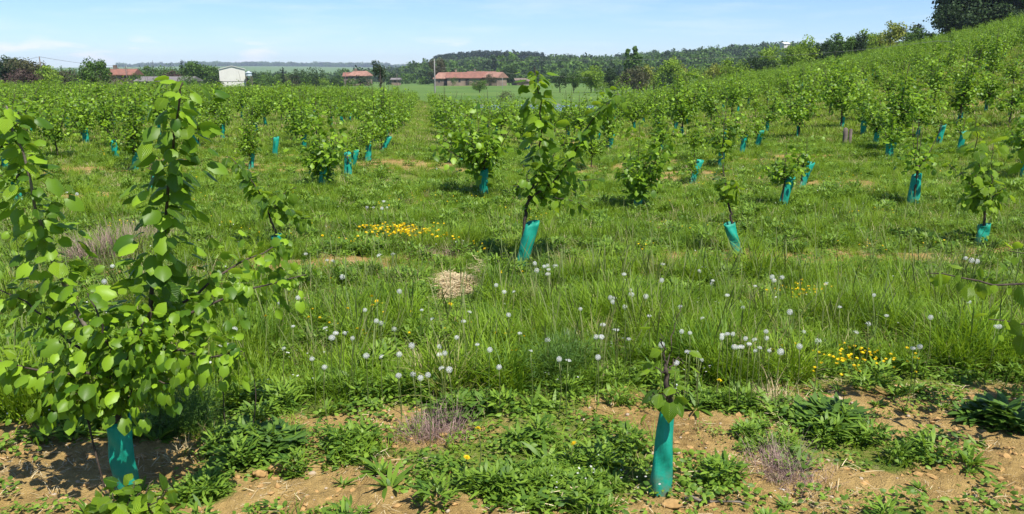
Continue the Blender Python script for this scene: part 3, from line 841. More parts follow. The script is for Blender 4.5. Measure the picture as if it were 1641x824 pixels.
clump('purple_grass', K['purple'], 190, 415, 90, 54, 44, 1.8, 'dry purple brown seed grass tuft behind the left sapling', 'dry grass')
clump('purple_grass', K['purple'], 695, 702, 80, 36, 12, .95, 'small dry purplish grass tuft on the soil beside the leafy weed', 'dry grass')
clump('purple_grass', K['purple'], 705, 405, 70, 26, 9, 1.1, 'dry brown grass tuft left of the leaning teal guard', 'dry grass')
clump('purple_grass', K['purple'], 1258, 770, 90, 50, 10, .9, 'greyish dry grass tuft low right of the small front sapling', 'dry grass')
clump('straw_stalks', K['drystand'], 684, 605, 26, 40, 9, 1.3, 'upright pale straw tuft among the green grass', 'dry grass')
clump('straw_stalks', K['drystand'], 1250, 655, 60, 24, 10, .8, 'flattened tan straw beside the low leafy weed mound', 'dry grass')
for (px, py, w_, h_) in ((640, 600, 0, 0),): pass
# the mound of cut straw
def straw_mound():
    cx, cy, rx, ry, _ = pat(728, 459, 72, 36)
    root = np.array([cx, cy, G(cx, cy)]); a = Acc(); n = 2600
    q = np.sqrt(RNG.random(n)); th = RNG.uniform(0, 6.28, n)
    wob = 1 + .28 * np.sin(3 * th + 1) + .16 * np.sin(7 * th) + RNG.normal(0, .10, n)
    x, y = rx * q * np.cos(th) * wob, ry * q * np.sin(th) * wob
    x2 = np.concatenate([x, rx * .8 + RNG.random(140) * rx * .45]); y2 = np.concatenate([y, ry * (.3 + RNG.random(140) * 1.1)])
    z = np.concatenate([.07 * (1 - q ** 2) * RNG.random(n) ** .4, RNG.random(140) * .13]) + .02
    m_ = len(x2); az = RNG.uniform(0, 6.28, m_); el = RNG.normal(.03, .16, m_); ln = RNG.uniform(.03, .09, m_)
    d = np.stack([np.cos(az) * np.cos(el), np.sin(az) * np.cos(el), np.sin(el)], -1)
    sd = norm(np.cross(d, np.array([0, 0, 1.]) + RNG.normal(0, .4, (m_, 3)))) * .0022
    P = np.stack([x2, y2, z], -1)
    V = np.stack([P - sd, P + sd, P + d * ln[:, None] + sd * .7, P + d * ln[:, None] - sd * .7], 1).reshape(-1, 3)
    a.add(V, np.arange(m_ * 4).reshape(-1, 4), np.repeat(RNG.random(m_), 4))
    th = np.linspace(0, 2 * np.pi, 16, endpoint=False)
    body = [[0, 0, .06]]
    for f_, h_ in ((.4, .05), (.65, .02), (.85, -.03)):
        for t_ in th: body.append([rx * f_ * math.cos(t_), ry * f_ * math.sin(t_), h_])
    Fb = [[0, 1 + k, 1 + (k + 1) % 16, 1 + (k + 2) % 16] for k in range(0, 16, 2)]
    for r_ in range(2):
        Fb += [[1 + r_ * 16 + k, 1 + (r_ + 1) * 16 + k, 1 + (r_ + 1) * 16 + (k + 1) % 16, 1 + r_ * 16 + (k + 1) % 16] for k in range(16)]
    a.add(np.array(body), np.array(Fb), .35)
    me = a.mesh('straw_heap', False); me.materials.append(M['straw'])
    link('straw_heap', me, loc=root, label='pale heap of cut straw lying in the grass left of the leaning teal guard', cat='straw heap')
straw_mound()

# ------------------------------------------------------------------ stones and the pale stick
def stone(px, py, r, label, seed, mat='pebble', sq=(1, .85, .62)):
    g = on_ground(px, py); V, Fq = lump(seed, 3, .10 if mat == 'pebble' else .30, sq if mat == 'pebble' else (1, .8, .45))
    V = V + np.random.default_rng(seed).normal(0, .012 if mat == 'pebble' else .05, V.shape)
    me = np_mesh('stone', V * r, Fq); me.materials.append(M[mat])
    link('stone', me, loc=(g[0], g[1], g[2] + r * sq[2] * .45), label=label, cat='stone', group='stones on the bare soil')
stone(500, 758, .016, 'small round pale pebble on bare soil between two weeds', 1)
stone(443, 752, .034, 'tan earth-crusted stone just below the dark spreading weed', 2, 'clod')
stone(418, 762, .030, 'tan flat stone left of the larger crusted stone', 3, 'clod')
stone(1077, 818, .036, 'tan rounded stone at the foot of the small front guard', 4, 'clod')
stone(1340, 654, .030, 'grey stone half hidden behind the dark bushy weed', 5, 'pebble')
stone(1045, 738, .014, 'tiny white stone left of the small front guard', 6)
stone(720, 765, .018, 'brownish stone on soil left of the thick weed patch', 7, 'clod')
pts = [on_ground(px, py) + np.array([0, 0, .018]) for px, py in ((1098, 808), (1120, 812), (1145, 812), (1165, 818), (1186, 819), (1200, 826))]
V, Fq = tube_path(smooth_path(pts, 20), [.006, .005, .004, .003], 6)
me = np_mesh('stick', V, Fq); me.materials.append(M['bark_pale'])
link('stick', me, label='thin pale crooked stick lying on the soil beside the small front guard', cat='stick')

for (pa, lb) in ((((362, 690), (358, 640), (362, 590)), 'thin dark bare stalk rising left behind the dark spreading weed'), (((402, 700), (410, 640), (404, 585)), 'thin dark bare stalk rising right behind the dark spreading weed'),
                 (((1222, 640), (1214, 590), (1216, 545)), 'dry pale stalk among clocks right of the small front sapling')):
    b0 = on_ground(*pa[0]); P_ = [b0] + [at(q[0], q[1], b0[1]) for q in pa[1:]]
    V, Fq = tube_path(smooth_path(P_, 10), [.003, .0015], 5); me = np_mesh('weed_stalk', V, Fq); me.materials.append(M['bark'] if 'dark' in lb[:9] else M['stem'])
    link('weed_stalk', me, label=lb, cat='stalk')

# ------------------------------------------------------------------ dandelions
def clock_head(frac=1.0):
    rng = np.random.default_rng(8); n = 64
    i = np.arange(n) + .5; ph = np.arccos(1 - 2 * i / n); th = np.pi * (1 + 5 ** .5) * i
    D = np.stack([np.cos(th) * np.sin(ph), np.sin(th) * np.sin(ph), np.cos(ph)], -1)
    if frac < 1:
        D = D[(D @ norm(np.array([.5, .3, .6])) > -.1) & (rng.random(n) < frac * 1.7)]; n = len(D)
    a = Acc(); R = .0235
    sd = norm(np.cross(D, rng.normal(0, 1, (n, 3)))); s2 = np.cross(D, sd)
    V = np.stack([D * .003 - sd * .0003, D * .003 + sd * .0003, D * R + sd * .0004, D * R - sd * .0004], 1).reshape(-1, 3)
    a.add(V, np.arange(n * 4).reshape(-1, 4), .5)
    for q in range(3):
        c, s = math.cos(q * 1.05), math.sin(q * 1.05)
        e1 = (sd * c + s2 * s) * .0042; e2 = (s2 * c - sd * s) * .0008
        C = D * R
        V = np.stack([C - e1 - e2 + D * .0012, C + e1 - e2 + D * .0012, C + e1 + e2 + D * .0012, C - e1 + e2 + D * .0012], 1).reshape(-1, 3)
        a.add(V, np.arange(n * 4).reshape(-1, 4), .5)
    me = a.mesh('seed_head'); me.materials.append(M['white']); return me
CLOCK = clock_head()
CLOCK_THIN = clock_head(.38)
V, Fq = ico(2, .004); CORE = np_mesh('flower_base', V, Fq); CORE.materials.append(M['stem'])
YELLOW = flower(.019, 22, 4, M['yellow'], 'flower_head', .002)
STEMS = []
for k in range(4):
    pth = smooth_path([[0, 0, 0], [.012 * math.sin(k * 2), .012 * math.cos(k * 2), .5], [0, 0, 1.0]], 6)
    V, Fq = tube_path(pth * np.array([1, 1, 1]), .0022, 5); sm = np_mesh('stem', V, Fq); sm.materials.append(M['stem']); STEMS.append(sm)

def dandelion(px, py, label, group, yellow=False, h=None, k=1.0):
    h = h or random.uniform(.23, .34)
    d = ray(px, py); g = on_ground(px, py, h)
    x, y = g[0], g[1]; gz = G(x, y)
    r = empty('yellow_dandelion' if yellow else 'dandelion_clock', (x, y, gz), label, 'dandelion', group, random.uniform(0, 6.28))
    st = link('stem', random.choice(STEMS), parent=r); st.scale = (1, 1, h)
    hd = link('flower_head' if yellow else 'seed_head', YELLOW if yellow else (CLOCK if random.random() < .72 else CLOCK_THIN), parent=r, loc=(0, 0, h + (.004 if yellow else .012)))
    if yellow: hd.rotation_euler = (random.uniform(.1, .6), random.uniform(-.3, .3), 0)
    hd.scale = (k, k, k * (1 if yellow else random.choice((1, 1, .85, .6))))
    return r
CL = [
 ('white dandelion clock in the loose group left above the buttercup patch', [(588, 334), (598, 333), (615, 323), (612, 335), (620, 334)]),
 ('white dandelion clock beside the purple seed grass on the left', [(181, 434), (168, 459), (44, 442)]),
 ('white dandelion clock in the grass left of the straw heap', [(524, 418), (533, 421), (549, 448), (630, 411), (608, 414), (603, 514), (611, 520)]),
 ('white dandelion clock in the tight cluster at the foot of the leaning teal guard', [(857, 423), (872, 430), (878, 428), (890, 430), (860, 436), (879, 434), (878, 441)]),
 ('white dandelion clock in the line of three right of the straw heap', [(795, 460), (808, 470), (824, 471)]),
 ('white dandelion clock in the grass right of the big left sapling', [(538, 535), (552, 536), (532, 545), (448, 490), (478, 481), (500, 575), (522, 528)]),
 ('white dandelion clock seen through the low right branch of the left sapling', [(376, 530), (363, 552), (300, 550), (308, 548), (352, 556), (372, 543)]),
 ('white dandelion clock near the upright pale straw tuft', [(587, 573), (612, 575), (640, 574), (704, 560), (704, 573), (713, 573), (708, 597), (662, 608), (674, 608), (639, 608), (686, 608)]),
 ('white dandelion clock standing alone in the long grass at the centre', [(752, 505), (743, 519), (693, 515), (785, 572), (878, 551), (910, 588), (896, 585), (732, 545), (833, 540)]),
 ('white dandelion clock in the upper group right of centre', [(1010, 470), (1013, 478), (1011, 476), (985, 480), (978, 481), (982, 488), (1062, 430), (1060, 455), (1001, 500)]),
 ('white dandelion clock in the row left of the small front sapling', [(955, 547), (964, 548), (985, 536), (989, 534), (962, 548), (1008, 552), (966, 525), (1040, 516), (958, 580)]),
 ('white dandelion clock just behind the small front sapling', [(1100, 575), (1105, 577), (1115, 578), (1092, 540), (1105, 545), (1083, 590), (1123, 590), (1119, 583), (1060, 560)]),
 ('white dandelion clock in the crowded cluster right of the small front sapling', [(1157, 548), (1165, 546), (1174, 545), (1156, 553), (1227, 540), (1228, 550), (1183, 568), (1200, 560), (1209, 553), (1216, 567), (1176, 569), (1187, 570), (1210, 574), (1232, 572), (1250, 575), (1194, 553)]),
 ('white dandelion clock among the grass on the upper right', [(1140, 460), (1165, 480), (1240, 453), (1253, 449), (1324, 461), (1142, 455), (1210, 462), (1237, 447)]),
 ('white dandelion clock near the lower yellow flower drift on the right', [(1287, 543), (1420, 513), (1462, 567), (1473, 565), (1280, 570), (1390, 530), (1310, 560)]),
 ('white dandelion clock in front of the guard near the right edge', [(1547, 418), (1556, 423), (1565, 421), (1552, 490), (1594, 533), (1600, 534)]),
  ('white dandelion clock small and single in the left-centre long grass', [(455, 560), (470, 525), (520, 590), (565, 545), (585, 500), (632, 530), (660, 560), (676, 500), (720, 600), (765, 560), (800, 600), (815, 510), (850, 575), (640, 470)]),
 ('white dandelion clock small and single in the right-centre grass', [(930, 500), (1000, 445), (1035, 480), (1090, 500), (1125, 520), (1190, 500), (1265, 510), (1345, 500), (1370, 545), (1400, 480), (1490, 520), (1120, 440)]),
 ('white dandelion clock small among far grass left of the short leaning guard', [(118, 312), (108, 314), (124, 315), (490, 410), (700, 272)]),
]
for lab, L_ in CL:
    for q_, (px, py) in enumerate(sorted(L_)):
        od_ = ['first', 'second', 'third', 'fourth', 'fifth', 'sixth', 'seventh', 'eighth', 'ninth', 'tenth', 'eleventh', 'twelfth', 'thirteenth', 'fourteenth', 'fifteenth', 'sixteenth'][q_]
        dandelion(px, py, od_ + ' from left, ' + lab.replace('white ', '').replace('in the ', 'in ', 1), lab.replace('white dandelion clock', 'dandelion clocks'), False, k=random.uniform(.44, .68) if py > 450 else random.uniform(.55, .8))
for (px, py, lab, h) in ((748, 742, 'bright yellow dandelion nearest the bottom over the thick weed patch', .13), (766, 694, 'yellow flower with a pale neighbour above the nearest yellow dandelion', .20),
        (596, 480, 'upper yellow dandelion of the close trio in long grass', .2), (604, 487, 'right yellow dandelion of the close trio in long grass', .2), (597, 493, 'lowest yellow dandelion of the close trio in long grass', .2),
        (557, 498, 'lone yellow dandelion left of the close trio', .18), (426, 510, 'yellow dandelion left of two, right of the left sapling', .18), (495, 512, 'yellow dandelion in grass between the left sapling and the trio', .18),
        (517, 383, 'lone yellow dandelion left below the buttercup drift', .15), (529, 447, 'yellow dandelion just left above the tall grass tuft', .15), (722, 492, 'small yellow dandelion below the straw heap', .15),
        (1152, 620, 'yellow dandelion right above the small front sapling leaves', .12), (920, 716, 'yellow dandelion in the weeds left of the small front guard', .12),
        (1352, 641, 'orange yellow dandelion above the dark bushy weed', .12), (1420, 403, 'lone yellow dandelion by the bare patch on the right', .15), (1073, 321, 'yellow dandelion far back right of the paired guards', .15), (777, 395, 'small yellow dandelion left of the leaning guard', .15)):
    dandelion(px, py, lab, 'yellow dandelions', True, h, .85)

def drift(name, kind, spots, n, h, label, k=1.0):
    X = []
    for (px, py, w_, hp, s) in spots:
        for _ in range(int(n * s)):
            hh = random.uniform(h[0], h[1])
            g = on_ground(px + random.gauss(0, w_ / 4), py + random.gauss(0, hp / 4), hh); X.append((g[0], g[1], G(g[0], g[1]) + hh))
    P = np.array(X); m_ = len(P)
    scatter(name, P, np.random.default_rng(1).uniform(.7, 1.3, m_) * k, RNG.uniform(0, 6.28, m_), np.abs(RNG.normal(.3, .25, m_)), np.zeros(m_, int), kind, label)
drift('buttercup_flowers', K['butter'], [(645, 366, 90, 20, .9), (610, 368, 140, 24, .35), (700, 370, 90, 22, .25)], 110, (.08, .15), 'bright yellow buttercup drift in the grass left of the leaning guard', 1.35)
drift('buttercup_flowers', K['butter'], [(1290, 466, 130, 26, 1), (1375, 575, 150, 28, 1), (1390, 590, 170, 40, .5)], 45, (.10, .18), 'two thin drifts of small yellow flowers in the grass on the right', .85)
sp = [(random.uniform(30, 1600), random.choice([random.uniform(250, 420), random.uniform(430, 620)]), 90, 24, 1) for _ in range(60)]
drift('daisy_flowers', K['daisy'], sp, 7, (.05, .16), 'tiny white daisy and clover flowers sprinkled through the grass', .6)
drift('daisy_flowers', K['daisy'], [(30, 660, 120, 50, .8), (90, 650, 140, 50, .8), (600, 262, 200, 60, .5), (960, 760, 200, 80, 1), (1240, 795, 60, 20, .15), (1500, 330, 200, 30, .8)], 26, (.05, .10), 'small white clover flowers low on the left and in the weeds', .42)
sp = [(random.uniform(60, 1600), random.uniform(230, 400), 70, 14, 1) for _ in range(60)] + [(random.uniform(450, 1600), random.uniform(430, 580), 90, 20, 1) for _ in range(14)]
drift('tiny_yellow_flowers', K['butter'], sp, 5, (.05, .16), 'sparse tiny yellow flowers through the farther grass', .8)

# ------------------------------------------------------------------ hazel saplings
GU = [guard_mesh('tree_guard', .38, .098 + .018 * (k % 3), .105, .045, (RNG.uniform(-.07, .07), RNG.uniform(-.03, .03)), k) for k in range(6)]
V, Fq = tube_path([[0, 0, -.03], [.004, 0, .25], [.012, .004, .47]], .004, 5)
STAKE = np_mesh('stake', V, Fq); STAKE.materials.append(M['bark'])
rl = np.random.default_rng(21)

def sapling(root, guard, branches, name='hazel_sapling', label=None, group=None, objs=True, stake=False):
    """root (3), guard dict or None, branches list of dicts: pts world, r, leaf options"""
    e = empty(name, root, label, 'sapling', group)
    root = np.array(e.location)
    if guard:
        g = link('tree_guard', guard, parent=e)
    if stake:
        st = link('stake', STAKE, parent=e, loc=(-.055, -.05, 0)); st.rotation_euler = (.05, -.1, 0)
    PP, DD, NN, SS = [], [], [], []
    for i, b_ in enumerate(branches):
        path = smooth_path(np.array(b_['pts']) - root, 14)
        path[1:-1] += rl.normal(0, .006, (len(path) - 2, 3))
        V, Fq = tube_path(path, b_.get('r', (.010, .003)), 6)
        me = np_mesh('branch' if i else 'trunk', V, Fq); link('branch' if i else 'trunk', me, M['bark'] if not b_.get('pale') else M['bark_pale'], parent=e)
        if b_.get('leaf', True):
            q = leaves_on(path, rl, b_.get('sp', .035), b_.get('size', .085), b_.get('droop', .8), b_.get('spread', .042), b_.get('start', .1), not b_.get('keepall'))
            PP.append(q[0]); DD.append(q[1]); NN.append(q[2]); SS.append(q[3])
    P, D, Nn, S = map(np.concatenate, (PP, DD, NN, SS))
    if len(P) > 300:
        k = rl.permutation(len(P)); o_ = k[300:]; k = k[:300]
        LVx, LFx, _ = hazel_leaf(7, .4, .4)
        V, Fq = stamp(LVx, LFx, P[o_], frames(D[o_], Nn[o_]), S[o_])
        me = np_mesh('leaves', V, Fq, True, np.repeat(rl.random(len(o_)), len(LVx)))
        link('leaves', me, M['hazel_far'], parent=e, kind='stuff')
        P, D, Nn, S = P[k], D[k], Nn[k], S[k]
    Rm = frames(D, Nn)
    for i in range(len(P)):
        lf = link('leaf', LEAVES[rl.integers(0, len(LEAVES))], parent=e)
        M4 = Matrix([[*Rm[i][0], P[i][0]], [*Rm[i][1], P[i][1]], [*Rm[i][2], P[i][2]], [0, 0, 0, 1]])
        lf.matrix_parent_inverse = Matrix.Identity(4)
        lf.matrix_basis = M4 @ Matrix.Scale(float(S[i]), 4)
    return e

def pth(*p): return [at(*q) for q in p]
used = []
# the big one on the left
rt = on_ground(203, 782); used.append(rt[:2]); Y0 = rt[1]
tp = at(188, 672, Y0)
g_ = guard_mesh('tree_guard', tp[2] - rt[2], .098, .092, .04, (tp[0] - rt[0], .0), 5, 12, 16)
hub = at(190, 655, Y0); hub2 = at(196, 600, Y0)
sapling(rt, g_, [
    dict(pts=[rt + np.array([0, 0, .02]), hub, hub2, at(200, 560, Y0)], r=(.016, .012), sp=0.0043, size=0.039, start=.78, droop=.9, spread=.05),
    dict(pts=[hub2] + pth((240, 500, Y0 + .05), (250, 440, Y0 + .08), (262, 380, Y0 + .05), (266, 300, Y0), (278, 220, Y0 - .06), (290, 150, Y0 - .1), (293, 132, Y0 - .12)), r=(.010, .0025), keepall=True, sp=0.0045, size=0.060, droop=.75, spread=.06, start=.05),
    dict(pts=[hub2] + pth((150, 540, Y0), (118, 490, Y0 - .02), (90, 430, Y0), (70, 370, Y0), (48, 290, Y0 - .08), (22, 210, Y0 - .1), (10, 170, Y0 - .12)), r=(.010, .0028), keepall=True, sp=0.0050, size=0.056, droop=.8, pale=True, spread=.06, start=.05),
    dict(pts=[hub2] + pth((255, 560, Y0 - .1), (330, 570, Y0 - .2), (388, 563, Y0 - .25)), r=(.007, .0025), keepall=True, sp=0.0031, size=0.044, spread=.06, droop=1.0),
    dict(pts=[hub2] + pth((250, 530, Y0), (330, 490, Y0 + .05), (410, 462, Y0 + .1), (490, 440, Y0 + .12)), r=(.008, .002), sp=0.0035, size=0.044, droop=1.1, spread=.06),
    dict(pts=[hub2] + pth((260, 510, Y0 + .15), (340, 450, Y0 + .3), (400, 415, Y0 + .4), (465, 385, Y0 + .5)), r=(.008, .002), sp=0.0041, size=0.046, spread=.06, droop=1.0),
    dict(pts=[hub2] + pth((120, 600, Y0 - .1), (40, 590, Y0 - .1), (-40, 560, Y0 - .1)), r=(.007, .002), sp=0.0033, size=0.050, spread=.06, droop=.9),
    dict(pts=[hub2] + pth((130, 560, Y0 + .1), (60, 500, Y0 + .15), (-20, 450, Y0 + .2)), r=(.007, .002), sp=0.0043, size=0.050, spread=.06, droop=.9),
    dict(pts=[hub] + pth((150, 620, Y0 - .1), (100, 640, Y0 - .15), (60, 650, Y0 - .15)), r=(.006, .002), sp=0.0031, size=0.050, spread=.06, droop=1.1),
    dict(pts=[hub] + pth((230, 610, Y0 - .12), (275, 615, Y0 - .2)), r=(.006, .002), sp=0.0028, size=0.046, spread=.06, droop=1.1),
    dict(pts=[hub2] + pth((175, 560, Y0 - .1), (160, 520, Y0 - .15), (140, 470, Y0 - .15)), r=(.007, .002), sp=0.0054, size=0.042, droop=.8),
    dict(pts=[hub2] + pth((215, 555, Y0 - .15), (230, 530, Y0 - .25), (236, 510, Y0 - .25)), r=(.006, .002), sp=0.0047, size=0.042, droop=.9),
], label='large hazel sapling with drooping leaves and two tall shoots at the left', stake=True)
# suckers at its foot
sk = on_ground(200, 850)
br = []
for (px, py) in ((140, 800), (165, 778), (190, 775), (215, 772), (245, 770), (262, 795), (225, 790), (180, 790), (150, 812), (205, 805), (240, 812), (275, 780)):
    br.append(dict(pts=[sk + np.array([random.uniform(-.04, .04), random.uniform(-.02, .02), 0]), at(px, py, sk[1] + random.uniform(-.03, .1))], r=(.003, .0015), sp=.018, size=.056, droop=.35, spread=.02, start=.35))
e = sapling(sk, None, br, 'hazel_sucker', 'low bush of bright young hazel leaves at the foot of the left guard')
# the little one in front
rt = on_ground(1057, 797); used.append(rt[:2]); Y0 = rt[1]; tp = at(1069, 652, Y0)
g_ = guard_mesh('tree_guard', tp[2] - rt[2], .092, .052, .04, (tp[0] - rt[0], 0), 2, 14, 16)
c0 = at(1070, 640, Y0)
sapling(rt, g_, [
    dict(pts=[rt + np.array([0, 0, .02]), at(1068, 700, Y0), c0, at(1067, 610, Y0), at(1066, 590, Y0)], r=(.017, .014, .008), sp=0.0333, keepall=True, size=0.041, start=.86),
    dict(pts=[at(1066, 600, Y0)] + pth((1064, 560, Y0), (1058, 535, Y0)), r=(.005, .0015), sp=0.0333, keepall=True, size=0.050, droop=.5, start=.2),
    dict(pts=[c0] + pth((1078, 630, Y0 - .04), (1088, 630, Y0 - .06)), r=(.003, .0015), sp=0.0305, keepall=True, size=0.065, droop=.7, start=.5),
    dict(pts=[c0] + pth((1082, 625, Y0 - .02), (1102, 632, Y0 - .04)), r=(.003, .0015), sp=0.0555, keepall=True, size=0.061, droop=.5, start=.6),
    dict(pts=[c0] + pth((1058, 630, Y0 - .03), (1046, 632, Y0 - .05)), r=(.003, .0015), sp=0.0222, keepall=True, size=0.059, droop=1.4, start=.3),
    dict(pts=[at(1066, 600, Y0)] + pth((1048, 590, Y0), (1030, 600, Y0)), r=(.003, .0015), sp=0.0305, keepall=True, size=0.045, droop=.8, start=.4),
    dict(pts=[at(1066, 600, Y0)] + pth((1085, 575, Y0 + .05), (1096, 580, Y0 + .05)), r=(.003, .0015), sp=0.0388, keepall=True, size=0.041, droop=.8, start=.4),
    dict(pts=[at(1068, 605, Y0)] + pth((1078, 540, Y0 + .1), (1096, 470, Y0 + .15)), r=(.003, .0012), leaf=False),
], label='small sparse hazel sapling in a tall narrow teal guard, front right', stake=False)
# mostly beyond the right edge of the picture
rt = np.array([2.80, 3.15, 0]); rt[2] = G(rt[0], rt[1]); used.append(rt[:2]); Y0 = rt[1]
h1 = rt + np.array([0, 0, .42]); h2 = rt + np.array([-.02, 0, .62])
sapling(rt, GU[0], [
    dict(pts=[rt, h1, h2, rt + np.array([0, .02, .8])], r=(.016, .012), sp=0.0270, start=.6),
    dict(pts=[h2] + pth((1790, 490, 3.15), (1700, 462, 3.1), (1600, 458, 3.1), (1545, 448, 3.1), (1490, 438, 3.1)), r=(.008, .002), sp=0.0173, size=0.061, droop=1.1, start=.2, spread=.03),
    dict(pts=[h2] + pth((1760, 540, 3.0), (1680, 522, 3.0), (1585, 512, 2.95)), r=(.007, .002), sp=0.0144, size=0.065, droop=1.0, start=.3),
    dict(pts=[h2] + pth((1800, 400, 3.2), (1720, 320, 3.2), (1655, 250, 3.2), (1650, 200, 3.2)), r=(.009, .002), sp=0.0144, size=0.069, droop=.8),
    dict(pts=[h2] + pth((1740, 470, 3.3), (1690, 420, 3.4), (1615, 402, 3.5)), r=(.007, .002), sp=0.0180, size=0.057, droop=.9),
    dict(pts=[h2, h2 + np.array([.1, .1, .4]), h2 + np.array([.15, .12, 1.0])], r=(.009, .002), sp=0.0151, size=0.073),
    dict(pts=[h2, h2 + np.array([.3, -.1, .2]), h2 + np.array([.7, -.15, .3])], r=(.009, .002), sp=0.0151, size=0.073),
    dict(pts=[h2, h2 + np.array([-.05, -.3, .2]), h2 + np.array([-.1, -.6, .3])], r=(.009, .002), sp=0.0151, size=0.073),
], label='hazel sapling whose leafy branches reach in from the right edge')
# the leaning guard right of centre
rt = on_ground(833, 428); used.append(rt[:2]); Y0 = rt[1]; tp = at(844, 356, Y0)
g_ = guard_mesh('tree_guard', tp[2] - rt[2], .10, .115, .045, (tp[0] - rt[0] + .05, .0), 4, 12, 16)
h1 = at(843, 345, Y0); h2 = at(848, 318, Y0)
sapling(rt, g_, [
    dict(pts=[rt, at(840, 370, Y0), h1, h2, at(858, 285, Y0)], r=(.018, .012), sp=0.0077, size=0.064, start=.66, spread=.05),
    dict(pts=[at(858, 285, Y0)] + pth((863, 240, Y0), (868, 200, Y0), (866, 165, Y0), (860, 135, Y0), (857, 108, Y0)), r=(.009, .003), keepall=False, sp=0.0059, size=0.089, droop=.7, spread=.07, start=.02),
    dict(pts=[h2] + pth((885, 290, Y0), (915, 255, Y0), (935, 215, Y0), (960, 180, Y0), (992, 150, Y0)), r=(.009, .003), keepall=True, sp=0.0083, size=0.080, droop=.7),
    dict(pts=[h2] + pth((870, 318, Y0), (905, 318, Y0 - .1), (942, 336, Y0 - .1)), r=(.007, .0025), sp=0.0121, size=0.063, droop=1.0),
    dict(pts=[h2] + pth((880, 300, Y0 + .1), (920, 292, Y0 + .2), (962, 288, Y0 + .3)), r=(.007, .0025), sp=0.0115, size=0.063, droop=.9),
    dict(pts=[h2] + pth((835, 300, Y0), (822, 298, Y0 - .1)), r=(.006, .0025), sp=0.0121, size=0.066, droop=.9),
    dict(pts=[h2] + pth((845, 290, Y0 - .1), (838, 265, Y0 - .15)), r=(.006, .0025), sp=0.0137, size=0.066, droop=.8),
    dict(pts=[h2] + pth((870, 280, Y0 + .1), (890, 245, Y0 + .2), (905, 225, Y0 + .2)), r=(.006, .0025), sp=0.0115, size=0.063, droop=.8),
], label='tall hazel sapling above a right-leaning teal guard in the middle')
sk = on_ground(812, 432)
sapling(sk, None, [dict(pts=[sk, at(px, py, sk[1])], r=(.003, .0015), sp=0.012, size=0.040, droop=.3, spread=.02, start=.3) for px, py in ((802, 405), (812, 400), (820, 412), (798, 418))], 'hazel_sucker', 'small leafy sucker at the left foot of the leaning guard')
# left-leaning guard further right
rt = on_ground(1183, 412); used.append(rt[:2]); Y0 = rt[1]; tp = at(1172, 358, Y0)
g_ = guard_mesh('tree_guard', tp[2] - rt[2],   .095, .095, .04, (tp[0] - rt[0] - .02, 0), 3, 12, 16)
h2 = at(1167, 325, Y0)
sapling(rt, g_, [
    dict(pts=[rt, tp, h2], r=(.014, .009), sp=0.0400, start=.92, size=0.048),
    dict(pts=[h2] + pth((1165, 300, Y0), (1155, 285, Y0)), r=(.006, .003), sp=0.0072, size=0.077, droop=.9),
    dict(pts=[h2] + pth((1175, 305, Y0), (1182, 300, Y0 - .1)), r=(.005, .003), sp=0.0084, size=0.077, droop=1.2),
    dict(pts=[h2] + pth((1160, 270, Y0), (1157, 240, Y0), (1160, 205, Y0), (1165, 185, Y0)), r=(.006, .002), sp=0.0168, size=0.066, droop=.5),
], label='hazel sapling with a small dark leaf tuft above a left-leaning teal guard')
# near the right edge, second row
rt = on_ground(1571, 392); used.append(rt[:2]); Y0 = rt[1]; tp = at(1578, 360, Y0)
g_ = guard_mesh('tree_guard', tp[2] - rt[2], .11, .12, .05, (tp[0] - rt[0], 0), 8, 12, 16)
h2 = at(1577, 335, Y0)
sapling(rt, g_, [
    dict(pts=[rt, tp, h2, at(1578, 315, Y0)], r=(.014, .009), sp=0.0160, start=.8, size=0.067, spread=.05),
    dict(pts=[h2] + pth((1560, 318, Y0), (1545, 312, Y0)), r=(.006, .003), sp=0.0090, size=0.082, droop=.7),
    dict(pts=[h2] + pth((1595, 312, Y0), (1612, 300, Y0)), r=(.006, .003), sp=0.0096, size=0.077, droop=.8),
    dict(pts=[h2] + pth((1572, 290, Y0), (1566, 250, Y0), (1565, 215, Y0), (1562, 185, Y0)), r=(.007, .002), sp=0.0120, size=0.082, droop=.7),
    dict(pts=[h2] + pth((1560, 300, Y0), (1535, 275, Y0), (1518, 262, Y0)), r=(.006, .002), sp=0.0126, size=0.077, droop=.8),
    dict(pts=[h2] + pth((1590, 290, Y0), (1588, 260, Y0), (1592, 230, Y0)), r=(.006, .002), sp=0.0168, size=0.077, droop=.7),
], label='hazel sapling with a dark base tuft and thin tall shoots near the right edge')
# behind the big left one
rt = on_ground(445, 405); used.append(rt[:2]); Y0 = rt[1]; h2 = at(432, 345, Y0)
sapling(rt, guard_mesh('tree_guard', .15, .10, .09, .04, (0, 0), 3), [
    dict(pts=[rt, at(441, 372, Y0), h2], r=(.014, .009), sp=0.0400, start=.92, size=0.057),
    dict(pts=[h2] + pth((424, 325, Y0), (405, 290, Y0), (380, 262, Y0), (362, 250, Y0)), r=(.008, .003), sp=0.0084, size=0.093, droop=.8, spread=.04),
    dict(pts=[h2] + pth((450, 330, Y0), (470, 345, Y0), (500, 350, Y0)), r=(.006, .003), sp=0.0114, size=0.082, droop=.8),
    dict(pts=[h2] + pth((450, 315, Y0), (475, 300, Y0)), r=(.006, .003), sp=0.0114, size=0.077, droop=.8),
], label='low hazel sapling leaning left, showing between the left sapling and the buttercups')

